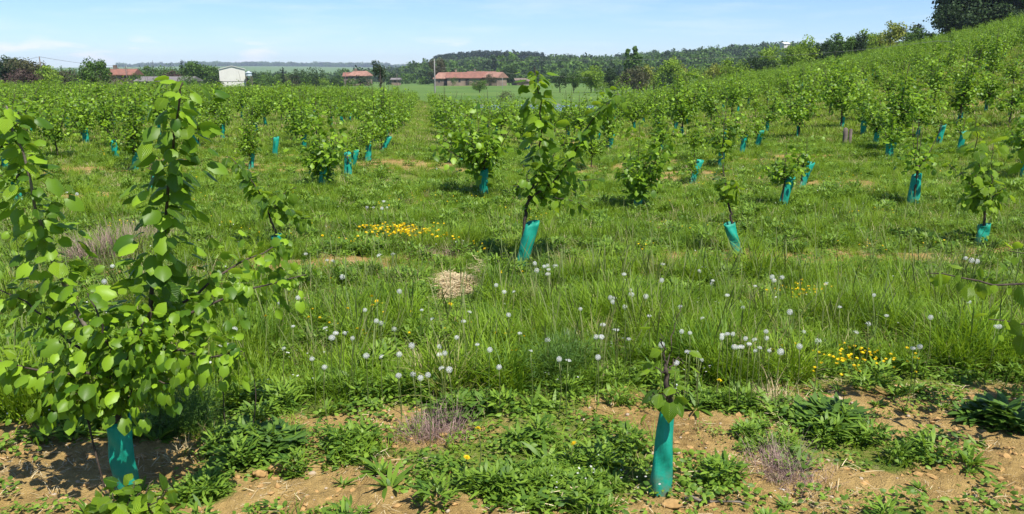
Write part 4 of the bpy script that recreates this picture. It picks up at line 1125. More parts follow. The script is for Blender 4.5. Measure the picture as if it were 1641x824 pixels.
# shared crowns for the farther saplings
def crown_kind(seed, H, n_stem, spread, dens, size, low=.36, bare=False):
    r = np.random.default_rng(seed); a = Acc(); tr = Acc()
    V, Fq = tube_path(smooth_path([[0, 0, 0], [.01, 0, low * .6], [r.uniform(-.02, .02), r.uniform(-.02, .02), low + .05]], 6), [.016, .011], 5); tr.add(V, Fq)
    base = np.array([0, 0, low])
    for i in range(n_stem):
        az = r.uniform(0, 6.28) + i * 2.4; out = spread * r.uniform(.3, 1.1) * (0.15 if i == 0 else 1); top = H * (1 if i == 0 else r.uniform(.55, .98))
        p1 = base + np.array([math.cos(az) * out * .5, math.sin(az) * out * .5, (top - low) * .38])
        p2 = np.array([math.cos(az) * out, math.sin(az) * out, top])
        path = smooth_path([base, p1, p2], 10)
        V, Fq = tube_path(path, [.008, .002], 4); tr.add(V, Fq)
        q = leaves_on(path, r, dens, size, .55, .05, .03)
        n_extra = 3 if not bare else 1
        for rep in range(n_extra):
            P = q[0] + r.normal(0, .03 + .03 * rep, q[0].shape)
            V, Fq = stamp(LV, LF, P, frames(q[1] + r.normal(0, .45, q[1].shape), q[2]), q[3] * 1.1)
            a.add(V, Fq, np.repeat(np.clip(r.beta(1.6, 1.6, len(P)) , 0, 1), len(LV)))
        for tw in range(int((top - low) * (9 if not bare else 2))):
            t = r.uniform(.1, .8); s0 = path[int(t * (len(path) - 1))]; az2 = r.uniform(0, 6.28); l = r.uniform(.12, .34) * (1.15 - t)
            tp_ = np.array([s0, s0 + np.array([math.cos(az2) * l * .6, math.sin(az2) * l * .6, l * .35]), s0 + np.array([math.cos(az2) * l, math.sin(az2) * l, l * .7])])
            qq = leaves_on(smooth_path(tp_, 5), r, dens * 1.0, size * .95, .6, .035, .1)
            V, Fq = stamp(LV, LF, qq[0], frames(qq[1], qq[2]), qq[3]); a.add(V, Fq, np.repeat(r.beta(1.6, 1.6, len(qq[0])), len(LV)))
    f = a.mesh('foliage'); f.materials.append(M['hazel_far']); t = tr.mesh('trunk'); t.materials.append(M['bark']); return t, f
SPEC = [(1, 1.22, 8, .48, .024, .062), (2, 1.15, 9, .54, .024, .060), (3, 1.34, 7, .38, .024, .061), (4, 1.00, 8, .48, .024, .060), (5, 1.15, 9, .58, .024, .060), (6, .85, 6, .38, .028, .064),
        (7, 1.42, 5, .27, .025, .061), (8, 1.2, 10, .52, .024, .061), (9, .95, 4, .28, .038, .060), (10, 1.25, 8, .50, .024, .061), (11, 1.08, 7, .60, .024, .060), (12, 1.32, 8, .40, .024, .061)]
CK = [crown_kind(s[0], *s[1:]) for s in SPEC]
CK_VASE = crown_kind(50, 1.12, 15, .62, .032, .075, .36)
CK_FAN = crown_kind(51, .95, 9, .45, .032, .070, .42)
CK_DARK = crown_kind(52, 1.20, 8, .42, .030, .08, .25)
CK_LITTLE = crown_kind(53, .72, 3, .14, .045, .06, .36)
names_ = {0: 'bushy', 1: 'broad', 2: 'tall', 3: 'low rounded', 4: 'wide spreading', 5: 'short', 6: 'slender upright', 7: 'dense', 8: 'sparse little', 9: 'full', 10: 'loose wide', 11: 'narrow leafy'}

def far_sapling(x, y, kind, gi, rz, s, lean, label, group, guard=True, ht=1.0, gs=1.0):
    e = empty('hazel_sapling', (x, y, G(x, y)), label, 'sapling', group, rz)
    link('trunk', kind[0], parent=e).scale = (s, s, s)
    f = link('foliage', kind[1], parent=e, kind='stuff'); f.scale = (s * 1.02, s * 1.02, s * ht)
    if guard:
        g = link('tree_guard', GU[gi], parent=e); g.scale = (gs, gs, gs); g.rotation_euler = (lean[0], lean[1], -rz + random.uniform(-.5, .5))
    return e
EXP = [ # picture spot of the guard's foot, crown kind, size, lean, label
 ((775, 318), CK_VASE, 1.18, (0, .02), 'broad vase-shaped hazel sapling over a short upright teal guard left of centre'),
 ((1020, 335), CK_DARK, .92, (0, .02), 'tall dark hazel sapling over a wide teal guard right of the leaning one'),
 ((1252, 334), CK_FAN, .82, (0, .08), 'fan-crowned hazel sapling with a guard bent at its foot, right half'),
 ((1284, 302), CK[8], .8, (.0, .28), 'thin sapling with a strongly tilted guard beside the fan-crowned one'),
 ((1462, 332), CK[8], 1.2, (0, 0), 'thin spindly sapling over a narrow guard left of the tuft-based one'),
 ((1108, 292), CK[5], .55, (0, .30), 'tiny sapling almost hidden in a broad tilted teal guard'),
 ((558, 285), CK_LITTLE, .8, (0, .05), 'short sapling with a bright upright guard left of the aisle, nearest'),
 ((590, 258), CK_FAN, .95, (0, .06), 'round-topped sapling on a slim stem left of the aisle'),
 ((612, 243), CK[1], .9, (0, .35), 'sapling with a guard tilted to the right, left side of the aisle'),
 ((440, 251), CK_LITTLE, .9, (0, .02), 'little sapling with a clean upright guard in open grass'),
 ((187, 257), CK[8], .9, (0, -.05), 'sparse sapling with a wide bright guard in the open grass at left'),
 ((138, 231), CK[0], .95, (0, 0), 'bushy sapling over a bright guard left of the sparse one'),
 ((182, 202), CK[2], .9, (0, .05), 'tall sapling behind the sparse one with a small bright guard'),
 ((107, 206), CK[9], .95, (0, .25), 'full sapling with a right-tilted guard far left'),
 ((75, 192), CK[3], .95, (0, 0), 'rounded sapling with a dark thin guard far left'),
 ((410, 213), CK[4], .9, (0, 0), 'spreading sapling with a stubby bright guard left of the aisle'),
 ((357, 223), CK[1], .9, (0, 0), 'broad sapling with a dark guard right of the tall left shoot'),
 ((247, 308), CK_LITTLE, .9, (0, 0), 'little sapling whose guard shows behind the tall left shoot'),
 ((515, 306), CK_DARK, .92, (0, .03), 'dark bushy sapling left of the bright upright guard'),
 ((738, 262), CK_VASE, .85, (0, .06), 'bushy sapling behind the broad vase-shaped one'),
 ((1155, 271), CK[2], .9, (0, -.15), 'tall sapling with a left-tilted guard behind the dark leaf tuft'),
 ((1187, 251), CK[8], .8, (0, 0), 'sparse sapling with a small upright guard, left of a similar pair'),
 ((1212, 241), CK[5], .9, (0, .05), 'short sapling with a small bright guard behind the sparse pair'),
 ((1425, 257), CK[3], .9, (0, -.1), 'rounded sapling at the lower end of the slanting line of guards'),
 ((1402, 236), CK[1], .9, (0, -.05), 'broad sapling in the slanting line of guards'),
 ((1383, 220), CK[9], .9, (0, -.05), 'full sapling at the upper end of the slanting line of guards'),
 ((1503, 234), CK_LITTLE, .9, (0, 0), 'little sapling in a short wide bright guard on the right'),
 ((1535, 246), CK[8], .9, (0, 0), 'sparse sapling with a narrow bright guard on the right'),
 ((845, 247), CK[4], .9, (0, 0), 'spreading sapling behind the tall leaning one'),
 ((975, 240), CK[11], 1.0, (0, .25), 'narrow leafy sapling with a tilted guard right of the tall leaning one'),
 ((1640, 285), CK[1], 1.0, (0, .0), 'sapling with a guard cut by the right edge'),
]
for (p_, kd, s_, ln, lb) in EXP:
    g = on_ground(*p_); used.append(g[:2])
    far_sapling(g[0], g[1], kd, random.randrange(6), random.uniform(0, 6.28), s_, ln, lb, 'hazel saplings in the near rows')
U = np.array(used)
cells = []
PV2 = 1.95
for i in range(0, 90):
    si = PU * i if i < 3 else PU * 3 + (i - 3) * 1.9
    for j in range(-78, 82):
        x, y = S0 + UH * si + VH * PV2 * j + RNG.normal(0, .13, 2)
        if y < 2: continue
        az = math.degrees(math.atan2(x, y)); r = math.hypot(x, y)
        if abs(az) > 41 or r > orch_end(az): continue
        if math.hypot((x - POND[0]) / (POND[2] + 2), (y - POND[1]) / (POND[3] + 3)) < 1.05: continue
        if r < 14 and np.min(np.hypot(U[:, 0] - x, U[:, 1] - y)) < 1.45: continue
        if r < 6.3: continue
        if np.min(np.hypot(U[:, 0] - x, U[:, 1] - y)) < .95: continue
        if RNG.random() < .08 or (i < 6 and abs(j) < 99 and r < 11): continue
        cells.append((r, i, j, x, y))
cells.sort()
near_, far_ = cells[:300 - len(EXP) - 8], cells[300 - len(EXP) - 8:]
ordn = ['first', 'second', 'third', 'fourth', 'fifth', 'sixth', 'seventh', 'eighth', 'ninth', 'tenth', 'eleventh', 'twelfth', 'thirteenth', 'fourteenth', 'fifteenth', 'sixteenth', 'seventeenth', 'eighteenth', 'nineteenth', 'twentieth']
seen_l = set()
for (r, i, j, x, y) in near_:
    k = int(RNG.integers(0, len(CK)))
    s = RNG.uniform(.74, 1.22) * (.97 if r < 15 else 1.20)
    ht_ = min(RNG.uniform(.80, 1.0), 1.42 / (SPEC[k][1] * s)) if x < 2 else RNG.uniform(.80, 1.0)
    side = ('column %s to the right of the aisle' % ordn[j]) if j >= 0 else ('column %s to the left of the aisle' % ordn[-j - 1])
    far_sapling(x, y, CK[k], int(RNG.integers(0, 6)), RNG.uniform(0, 6.28), s, (RNG.normal(0, .07), RNG.normal(0, .17)),
                '%s sapling, %s row back, %s' % (names_[k], ordn[min(i, 19)], side.replace('column ', 'in the ').replace(' to the', ' column')), 'hazel saplings in the near rows', RNG.random() > (.25 if r < 18 else .5), ht_, RNG.uniform(.72, .92))
# all those beyond: joined trunk + guard + crown, placed by geometry nodes
def joined(k):
    a = Acc(); me_list = [(CK[k][0], M['bark']), (CK[k][1], M['hazel_far'])] + ([(GU[k % 6], M['guard'])] if k % 3 == 0 else [])
    Vs, Fs, Ms, Ts = [], [], [], []; off = 0
    for mi, (me, _) in enumerate(me_list):
        V = np.empty(len(me.vertices) * 3, np.float32); me.vertices.foreach_get('co', V)
        Fq = np.empty(len(me.polygons) * 4, np.int32); me.loops.foreach_get('vertex_index', Fq)
        T = np.zeros(len(me.vertices), np.float32)
        if 'tint' in me.attributes: me.attributes['tint'].data.foreach_get('value', T)
        Vs.append(V.reshape(-1, 3)); Fs.append(Fq.reshape(-1, 4) + off); Ms.append(np.full(len(me.polygons), mi, np.int32)); Ts.append(T); off += len(T)
    o = np_mesh('sapling_far', np.vstack(Vs), np.vstack(Fs), True, np.concatenate(Ts))
    for _, mm in me_list: o.materials.append(mm)
    o.polygons.foreach_set('material_index', np.concatenate(Ms)); return o
JK = [joined(k) for k in range(len(CK))]
P = np.array([(c[3], c[4]) for c in far_]); nf = len(P)
scatter('distant_saplings', np.column_stack([P, ground(P[:, 0], P[:, 1])]), RNG.uniform(.95, 1.25, nf), RNG.uniform(0, 6.28, nf), np.abs(RNG.normal(0, .05, nf)), RNG.integers(0, len(JK), nf), JK,
        'hundreds of small green saplings with teal guards covering the far orchard and slope')
print('saplings', len(near_), nf)

# ------------------------------------------------------------------ trees, hedges and woods beyond the orchard
def tree_foliage(name, dark, light, tr=None, tm=.22):
    return leaf_mat(name, dark, light, tr, tm, .6, 'attr', .2)
M['oak'] = tree_foliage('broadleaf_crown', (.030, .070, .012), (.11, .20, .028))
M['oakdark'] = tree_foliage('dark_crown', (.018, .038, .013), (.045, .085, .022))
M['bright'] = tree_foliage('spring_green_crown', (.085, .17, .018), (.26, .38, .035), (.4, .5, .05), .32)
M['yellowgreen'] = tree_foliage('yellow_green_crown', (.13, .17, .025), (.33, .36, .06), (.42, .46, .06), .3)
M['brownish'] = tree_foliage('brown_green_crown', (.045, .050, .026), (.12, .12, .05))
M['reddish'] = tree_foliage('purple_brown_crown', (.045, .030, .026), (.10, .065, .05))
M['pinedark'] = tree_foliage('conifer_needles', (.012, .028, .016), (.030, .055, .026))
M['wood'] = plain_mat('tree_bark', (.11, .09, .07), .9, 4, (.05, .04, .03), bump=.4)
QV = np.array([[-.5, -.5, 0], [.5, -.42, .12], [.42, .5, 0], [-.42, .45, .12]]); QF = np.array([[0, 1, 2, 3]])

def crown_mesh(name, rng, H, W, D, shape='round', n=1500, base=.12, mat='oak', leaf=None, gaps=1.0):
    """many leaf-sized faces gathered in clumps through the crown's volume; z from 0 to H"""
    leaf = leaf or max(W, H) / 30
    ncl = max(8, int(34 * gaps)); n = int(n * 1.5) if n > 450 else n
    c = []
    while len(c) < ncl:
        p = rng.uniform(-1, 1, 3)
        if np.linalg.norm(p) > 1: continue
        t = (p[2] + 1) / 2
        if shape == 'cone': w = 1.02 - t
        elif shape == 'column': w = math.sin(math.pi * min(max(t, .04), .97)) ** .4
        elif shape == 'umbrella': w = 1 if t > .55 else .25
        elif shape == 'vase': w = .35 + .65 * t
        else: w = 1
        if shape in ('cone',) and math.hypot(p[0], p[1]) > w * 1.05: continue
        k = 1 if shape != 'vase' else w
        c.append((p[0] * k, p[1] * k, t))
    c = np.array(c); csize = rng.uniform(.20, .40, ncl) * (.75 if shape in ('cone', 'column') else 1)
    m = n // ncl; P = []; Nn = []; T = []
    for (cx, cy, t), s in zip(c, csize):
        d = norm(rng.normal(0, 1, (m, 3))); rr = s * rng.random((m, 1)) ** .33 * (1 + rng.normal(0, .12, (m, 1)))
        q = d * rr
        P.append(np.stack([(cx * .74 + q[:, 0]) * W / 2, (cy * .74 + q[:, 1]) * D / 2, (base + (1 - base) * (.06 + .80 * t)) * H + q[:, 2] * H * .40], -1))
        Nn.append(d + rng.normal(0, .5, (m, 3)) + np.array([0, 0, .4])); T.append(np.clip(rng.normal(rng.uniform(.25, .75), .2, m), 0, 1))
    P = np.vstack(P); Nn = norm(np.vstack(Nn)); T = np.concatenate(T)
    P[:, 2] = np.maximum(P[:, 2], base * H * .3)
    zt = np.quantile(P[:, 2], .992); z0_ = base * H * .3
    P[:, 2] = z0_ + (P[:, 2] - z0_) * (H - z0_) / max(zt - z0_, 1e-3)
    for ax_, w_ in ((0, W), (1, D)):
        e_ = np.quantile(np.abs(P[:, ax_]), .985); P[:, ax_] *= (w_ / 2) / e_
    V, Fq = stamp(QV, QF, P, frames(rng.normal(0, 1, P.shape), Nn), leaf * rng.uniform(.6, 1.5, len(P)))
    me = np_mesh(name, V, Fq, True, np.repeat(T, 4)); me.materials.append(M[mat]); return me
tr_rng = np.random.default_rng(99)
def tree(px, ytop, ybase, wpx, Y, label, mat='oak', shape='round', name='broadleaf_tree', cat='tree', group=None, n=1500, trunk=True, base=.14, gaps=1.0, sink=.3, dd=.9):
    top = at(px, ytop, Y); H0 = top[2]; x = top[0]; g = G(x, Y)
    zb = min(at(px, ybase, Y)[2], H0 - 1.0)
    zb = min(g, zb) if g < zb else g
    H = H0 - g + sink; W = wpx / F * (Y * CP + 0.3) * 1.0
    e = empty(name, (x, Y, g - sink), label, cat, group)
    cm = crown_mesh('crown', tr_rng, H, W, W * dd, shape, n, base, mat, gaps=gaps)
    link('crown', cm, parent=e, kind='stuff')
    if trunk:
        a = Acc(); r = max(.02 * H, .07)
        bend = tr_rng.normal(0, .03 * H, 2)
        p = smooth_path([[0, 0, -.2], [bend[0] * .4, bend[1] * .4, H * .3], [bend[0], bend[1], H * .72]], 8)
        V, Fq = tube_path(p, [r * 1.25, r, r * .4], 7); a.add(V, Fq)
        for k in range(6):
            s = p[3 + k % 4]; az = tr_rng.uniform(0, 6.28); l = W * .32
            q = np.array([s, s + np.array([math.cos(az) * l * .5, math.sin(az) * l * .5, H * .12]), s + np.array([math.cos(az) * l, math.sin(az) * l, H * .26])])
            V, Fq = tube_path(smooth_path(q, 5), [r * .5, r * .12], 5); a.add(V, Fq)
        link('trunk', a.mesh('trunk'), M['wood'], parent=e)
    return e

HG = 'hedge trees along the left edge of the orchard'
tree(14, 93, 135, 60, 128, 'dark rounded tree at the far left edge of the treeline', 'oakdark', group=HG, n=2200)
tree(47, 96, 140, 62, 124, 'lumpy grey green tree left of the thin wooden pole', 'brownish', group=HG, n=2200, base=.02)
tree(28, 112, 142, 60, 118, 'purplish brown bush below the far left trees', 'reddish', name='bush', cat='bush', group=HG, n=1200, base=.0, trunk=False)
tree(74, 107, 142, 50, 122, 'bright green bush right of the lumpy grey green tree', 'bright', name='bush', cat='bush', group=HG, n=1500, base=.0, trunk=False)
tree(100, 113, 142, 48, 126, 'brownish green hedge bush between the pole and the domed tree', 'brownish', name='bush', cat='bush', group=HG, n=1200, base=0, trunk=False)
tree(124, 116, 142, 40, 126, 'low green hedge bush just left of the domed tree', 'oak', name='bush', cat='bush', group=HG, n=1000, base=0, trunk=False)
tree(152, 97, 142, 48, 120, 'smooth domed tree with pale trunk showing through its crown', 'oak', group=HG, n=2600, base=.05)
tree(186, 122, 142, 34, 124, 'small bush between the domed tree and the red roof', 'brownish', name='bush', cat='bush', group=HG, n=800, base=0, trunk=False)
BK = 'trees around the left farm buildings'
tree(205, 111, 134, 30, 215, 'dark round tree behind the red tiled roof', 'oakdark', group=BK, n=1000)
tree(190, 110, 130, 7, 212, 'slim dark conifer left above the red tiled roof', 'pinedark', 'cone', 'conifer_tree', 'conifer', n=400)
tree(233, 106, 136, 38, 205, 'round green tree right of the red tiled roof', 'oak', group=BK, n=1300)
tree(262, 105, 134, 40, 210, 'round green tree over the middle of the long grey roof', 'oak', group=BK, n=1300)
tree(275, 114, 134, 34, 200, 'reddish brown tree over the middle of the long grey roof', 'reddish', group=BK, n=900)
tree(292, 99, 134, 10, 214, 'narrow dark conifer beside the largest round tree', 'pinedark', 'cone', 'conifer_tree', 'conifer', n=500)
tree(308, 100, 136, 52, 205, 'largest round green tree left of the white barn', 'oak', group=BK, n=2000)
tree(340, 106, 136, 36, 212, 'green tree directly left of the white barn', 'oak', group=BK, n=1300)
tree(340, 122, 138, 34, 196, 'low dark bush against the left wall of the white barn', 'oakdark', name='bush', cat='bush', n=700, base=0, trunk=False)
HB = 'hedge bushes between the white barn and the far farm'
for k, (px, yt, w_, mt, what) in enumerate(((420, 121, 34, 'oak', 'low green bush right of the white barn and its tank'), (448, 118, 34, 'oak', 'mid green bush left of the tall domed pair'), (470, 119, 30, 'brownish', 'brownish bush under the tall domed pair'),
        (478, 111, 30, 'oakdark', 'left dark tree of the domed pair'), (505, 109, 34, 'oakdark', 'right dark tree of the domed pair'), (492, 121, 36, 'oak', 'green bush in front of the domed pair'), (515, 125, 24, 'bright', 'lighter green bush right of the domed pair'),
        (540, 121, 16, 'oakdark', 'small dark tree standing alone before the far farm'), (452, 110, 8, 'pinedark', 'tiny dark conifer above the hedge'))):
    tree(px, yt, 136, w_, 235 if k != 7 else 190, what, mt, 'cone' if k == 8 else 'round', 'bush' if 'bush' in what else 'broadleaf_tree', 'bush' if 'bush' in what else 'tree', HB, 800, base=.03, trunk='bush' not in what)
FF = 'trees around the red-roofed farmhouse'
tree(700, 95, 134, 26, 290, 'tall dark tree left of the long red farmhouse', 'brownish', 'column', group=FF, n=1800, base=.03)
tree(708, 98, 134, 16, 296, 'darker tree right behind the tall tree left of the farmhouse', 'oakdark', 'column', group=FF, n=900, base=.03)
tree(767, 112, 124, 20, 335, 'umbrella pine rising behind the red farmhouse roof', 'oak', 'umbrella', 'pine_tree', group=FF, n=700, base=.4)
tree(728, 124, 138, 13, 276, 'small round bush before the left part of the red farmhouse', 'oak', name='bush', cat='bush', group=FF, n=500, base=0, trunk=False)
tree(786, 119, 138, 18, 276, 'bushy tree hiding the right part of the red farmhouse', 'brownish', group=FF, n=800, base=.02)
tree(756, 128, 138, 15, 277, 'low green bush against the middle farmhouse wall', 'oakdark', name='bush', cat='bush', group=FF, n=400, base=0, trunk=False)
tree(588, 121, 137, 14, 280, 'dark bush at the right end of the pale orange farmhouse', 'oakdark', name='bush', cat='bush', n=400, base=0, trunk=False)
tree(214, 118, 139, 26, 176, 'green bush between the red brown roof and the grey roof', 'oak', name='bush', cat='bush', n=900, base=0, trunk=False)
tree(300, 122, 139, 34, 176, 'green bush hiding the right end of the long grey roof', 'oak', name='bush', cat='bush', n=900, base=0, trunk=False)
tree(791, 90, 124, 9, 420, 'thin tall dark conifer on the wooded slope', 'pinedark', 'cone', 'conifer_tree', 'conifer', n=500)
tree(768, 128, 152, 26, 150, 'small round tree alone in the meadow before the farmhouse', 'oak', group=FF, n=1300, base=.1)
tree(816, 107, 140, 24, 290, 'dark tree right of the farmhouse', 'oakdark', group=FF, n=1300, base=.04)
tree(806, 124, 138, 14, 284, 'low dark bush before the farmhouse end wall', 'oakdark', name='bush', cat='bush', group=FF, n=500, base=0, trunk=False)
tree(835, 128, 140, 22, 292, 'low brown bush right of the dark farm tree', 'brownish', name='bush', cat='bush', group=FF, n=500, base=0, trunk=False)
tree(812, 146, 158, 26, 92, 'thin leafy bush on the near bank of the pond', 'brownish', name='bush', cat='bush', n=700, base=0, trunk=False)
PT = 'park trees beyond the pond'
tree(898, 118, 150, 26, 150, 'dark green park tree left of its lighter twin', 'oakdark', group=PT, n=1000, base=.3)
tree(920, 118, 150, 24, 146, 'round mid green park tree on a thin trunk', 'oak', group=PT, n=1200, base=.3)
tree(948, 107, 148, 40, 150, 'bright leaning spring green tree beyond the pond', 'bright', 'vase', group=PT, n=1900, base=.25)
tree(981, 108, 145, 28, 160, 'dark round tree right of the bright leaning one', 'oakdark', group=PT, n=1200, base=.05)
tree(1016, 77, 140, 30, 200, 'tall sparse tree rising over the wooded ridge', 'oak', 'column', group=PT, n=1700, base=.1, gaps=.7)
tree(1016, 108, 146, 50, 150, 'sparse brown green tree mass under the tall one', 'brownish', group=PT, n=1500, base=.02, gaps=.8)
tree(1038, 104, 142, 22, 155, 'yellow green slim tree left of the bright round one', 'yellowgreen', group=PT, n=900, base=.02)
tree(1050, 110, 142, 18, 158, 'bare brown shrub tree between the yellow and the round one', 'brownish', group=PT, n=500, base=.02)
tree(1076, 94, 142, 40, 140, 'round bright green tree left of the orchard slope', 'bright', group=PT, n=2100, base=.05)
tree(1103, 110, 140, 40, 136, 'low light green tree right of the round bright one', 'bright', group=PT, n=1300, base=.02)
tree(1068, 118, 140, 30, 134, 'dark green bush under the round bright tree', 'oakdark', name='bush', cat='bush', group=PT, n=700, base=0, trunk=False)
for (px, yt, w_, Y, mt, what) in ((1000, 116, 26, 158, 'bright', 'small spring green tree between the dark round tree and the brown mass'), (1058, 108, 24, 150, 'bright', 'light green tree half behind the left of the round bright tree'),
        (1126, 107, 34, 138, 'bright', 'rounded spring green tree at the foot of the slope'), (962, 128, 22, 158, 'bright', 'low light bush at the foot of the bright leaning tree'), (1092, 104, 26, 150, 'yellowgreen', 'yellowish tree behind the right of the round bright tree')):
    tree(px, yt, 146, w_, Y, what, mt, group=PT, n=1200, base=.03)
RT = 'trees behind the crest of the orchard slope'
for k, (px, yt, w_, mt, what) in enumerate((
        (1150, 104, 34, 'yellowgreen', 'yellow green tree at the low end of the crest'), (1180, 96, 40, 'bright', 'bright green tree second along the crest'), (1172, 106, 34, 'oak', 'darker bush under the bright crest tree'),
        (1208, 92, 30, 'oakdark', 'dark tree between the bright crest trees'), (1240, 76, 46, 'bright', 'large light tree below the white house'), (1228, 96, 34, 'oakdark', 'dark bush below the large light crest tree'),
        (1292, 62, 36, 'bright', 'tall two-domed light green tree on the crest'), (1272, 74, 30, 'bright', 'lighter shoulder left of the two-domed tree'), (1322, 68, 30, 'oakdark', 'dark blue green tree right of the two-domed one'),
        (1350, 55, 34, 'oak', 'bushy green tree with a round top on the crest'), (1370, 62, 30, 'bright', 'pale green tree right of the bushy crest tree'), (1378, 55, 22, 'oakdark', 'small dark tree behind the pale crest trees'),
        (1398, 50, 46, 'bright', 'light green spreading tree midway up the crest'), (1432, 36, 30, 'yellowgreen', 'thin twiggy yellow green tree on the crest'), (1462, 40, 30, 'brownish', 'bare twiggy tree left of the dark wood'),
        (1475, 45, 44, 'oak', 'green bush at the foot of the dark wood'), (1420, 52, 40, 'yellowgreen', 'lower yellow green bush beneath the twiggy tree'))):
    az = math.degrees(math.atan((px - 820.5) / 1298)); Y = (orch_end(az) + 9) * math.cos(math.radians(az)) + (0 if k % 2 else 6)
    sp_ = k in (13, 14)
    tree(px, yt, 140, w_ * 1.15, Y, what, mt, 'vase' if sp_ else 'round', group=RT, n=900 if sp_ else 1700, base=.02 if not sp_ else .3, gaps=.6 if sp_ else 1)
DW = 'tall dark trees of the wood on the hilltop'
for k, (px, yt, w_, Y, what) in enumerate(((1512, -30, 60, 108, 'leftmost tall dark tree of the hilltop wood'), (1545, -60, 70, 112, 'second tall dark tree of the hilltop wood'), (1590, -70, 80, 108, 'third tall dark tree of the hilltop wood'),
        (1635, -60, 80, 106, 'dark tree of the hilltop wood at the right edge'), (1690, -70, 90, 104, 'dark hilltop tree just past the right edge'))):
    tree(px + (34 if k == 0 else 12), yt, 60, w_ * 1.0, Y, what, 'oakdark' if k != 3 else 'oak', 'round', group=DW, n=3400, base=.0, dd=1.2)
    tree(px + 20, 8 if k < 2 else -2, 60, w_ * 1.1, Y - 3, what.replace('tall dark tree', 'dark undergrowth bush').replace('dark tree', 'dark undergrowth bush').replace('dark hilltop tree', 'dark hilltop bush'), 'oakdark', 'round', 'bush', 'bush', DW, n=1500, base=0, trunk=False)

# wooded hills: one mass of instanced crowns
FK = []
for k in range(7):
    FK.append(crown_mesh('forest_crown', tr_rng, 1.0, 1.05 + .1 * (k % 3), 1.1, 'round', 420, 0.0, ['oak', 'oakdark', 'oak', 'oakdark', 'oak', 'oak', 'oakdark'][k], leaf=.085))
CN = [crown_mesh('forest_conifer', tr_rng, 1.0, .42, .42, 'cone', 300, 0.0, 'pinedark', leaf=.06) for k in range(3)]
def forest(name, azr, rr, spacing, hgt, kinds, label, cond=None, seed=1):
    r_ = np.random.default_rng(seed); area = math.radians(azr[1] - azr[0]) / 2 * (rr[1] ** 2 - rr[0] ** 2); n = int(area / spacing ** 2)
    r = np.sqrt(r_.uniform(rr[0] ** 2, rr[1] ** 2, n)); a = np.radians(r_.uniform(azr[0], azr[1], n)); x, y = r * np.sin(a), r * np.cos(a)
    k = np.ones(n, bool) if cond is None else cond(np.degrees(a), r, x, y)
    x, y = x[k], y[k]; m_ = len(x)
    scatter(name, np.column_stack([x, y, base_h(x, y) - .8]), hgt[0] + (hgt[1] - hgt[0]) * np.clip(r_.random(m_) ** 2 * .6 + 1.4 * (fbm(x / 40, y / 40, 77, 2) - .3), 0, 1.25), r_.uniform(0, 6.28, m_), np.zeros(m_), r_.integers(0, len(kinds), m_), kinds, label)
forest('forest', (-12, 30), (430, 960), 9.5, (6, 13), FK, 'dark green broadleaf woods covering the hill behind the farm',
       lambda a, r, x, y: (r > np.interp(a, [-12, -8, -4, 0, 4, 10, 16, 30], [780, 620, 470, 450, 440, 400, 400, 400])) & ~((fbm(x / 90, y / 60, 4, 2) > .66) & (a < 8)) & ~((a > -5.6) & (a < 2.4) & (r > 840)), 4)
forest('conifer_forest', (-5.4, 2.2), (850, 900), 4.2, (15, 18), CN, 'dark blue green conifer plantation along the top of the hill', None, 5)
forest('far_treeline', (-36, -9), (520, 760), 14, (5, 10), FK, 'low distant hedges and woods across the plain on the left', lambda a, r, x, y: fbm(x / 70, y / 25, 8, 2) > .5, 6)
forest('plain_hedges', (-37, -10), (250, 340), 6.5, (2.5, 5.2), FK, 'hedges and bushes across the plain behind the left farm buildings', lambda a, r, x, y: fbm(x / 25, y / 22, 18, 2) > .36, 9)
forest('far_hill_woods', (-26, -6), (3300, 3800), 24, (10, 20), FK, 'blue green woods on the farthest hills', lambda a, r, x, y: fbm(x / 300, y / 160, 12, 2) > .36, 7)
forest('valley_hedges', (-12, 10), (330, 450), 9, (4, 8), FK, 'scattered hedges and bushes in the valley behind the farmhouse', lambda a, r, x, y: fbm(x / 30, y / 22, 15, 2) > .56, 8)

# ------------------------------------------------------------------ buildings
M['render'] = plain_mat('white_cladding', (.60, .58, .52), .7, .6, (.54, .52, .47))
M['cream'] = plain_mat('cream_render', (.27, .20, .145), .85, .5, (.18, .135, .10))
M['stonewall'] = plain_mat('old_stone_wall', (.20, .155, .12), .9, .9, (.13, .10, .08))
M['tiles'] = plain_mat('terracotta_tiles', (.26, .115, .08), .8, .9, (.17, .085, .06))
M['tilesp'] = plain_mat('pale_terracotta_tiles', (.33, .18, .13), .8, .9, (.22, .12, .085))
M['greyroof'] = plain_mat('grey_sheet_roof', (.20, .18, .17), .8, .5, (.14, .125, .12))
M['darkglass'] = plain_mat('window_glass', (.03, .035, .04), .2)
M['darkwood'] = plain_mat('dark_wood', (.05, .04, .035), .8)
M['polewood'] = plain_mat('weathered_pole', (.16, .13, .11), .85, 8, (.09, .07, .06))
M['concrete'] = plain_mat('pale_concrete', (.26, .25, .23), .8, 5, (.19, .18, .17))
M['metal'] = plain_mat('galvanised_steel', (.45, .50, .54), .4)

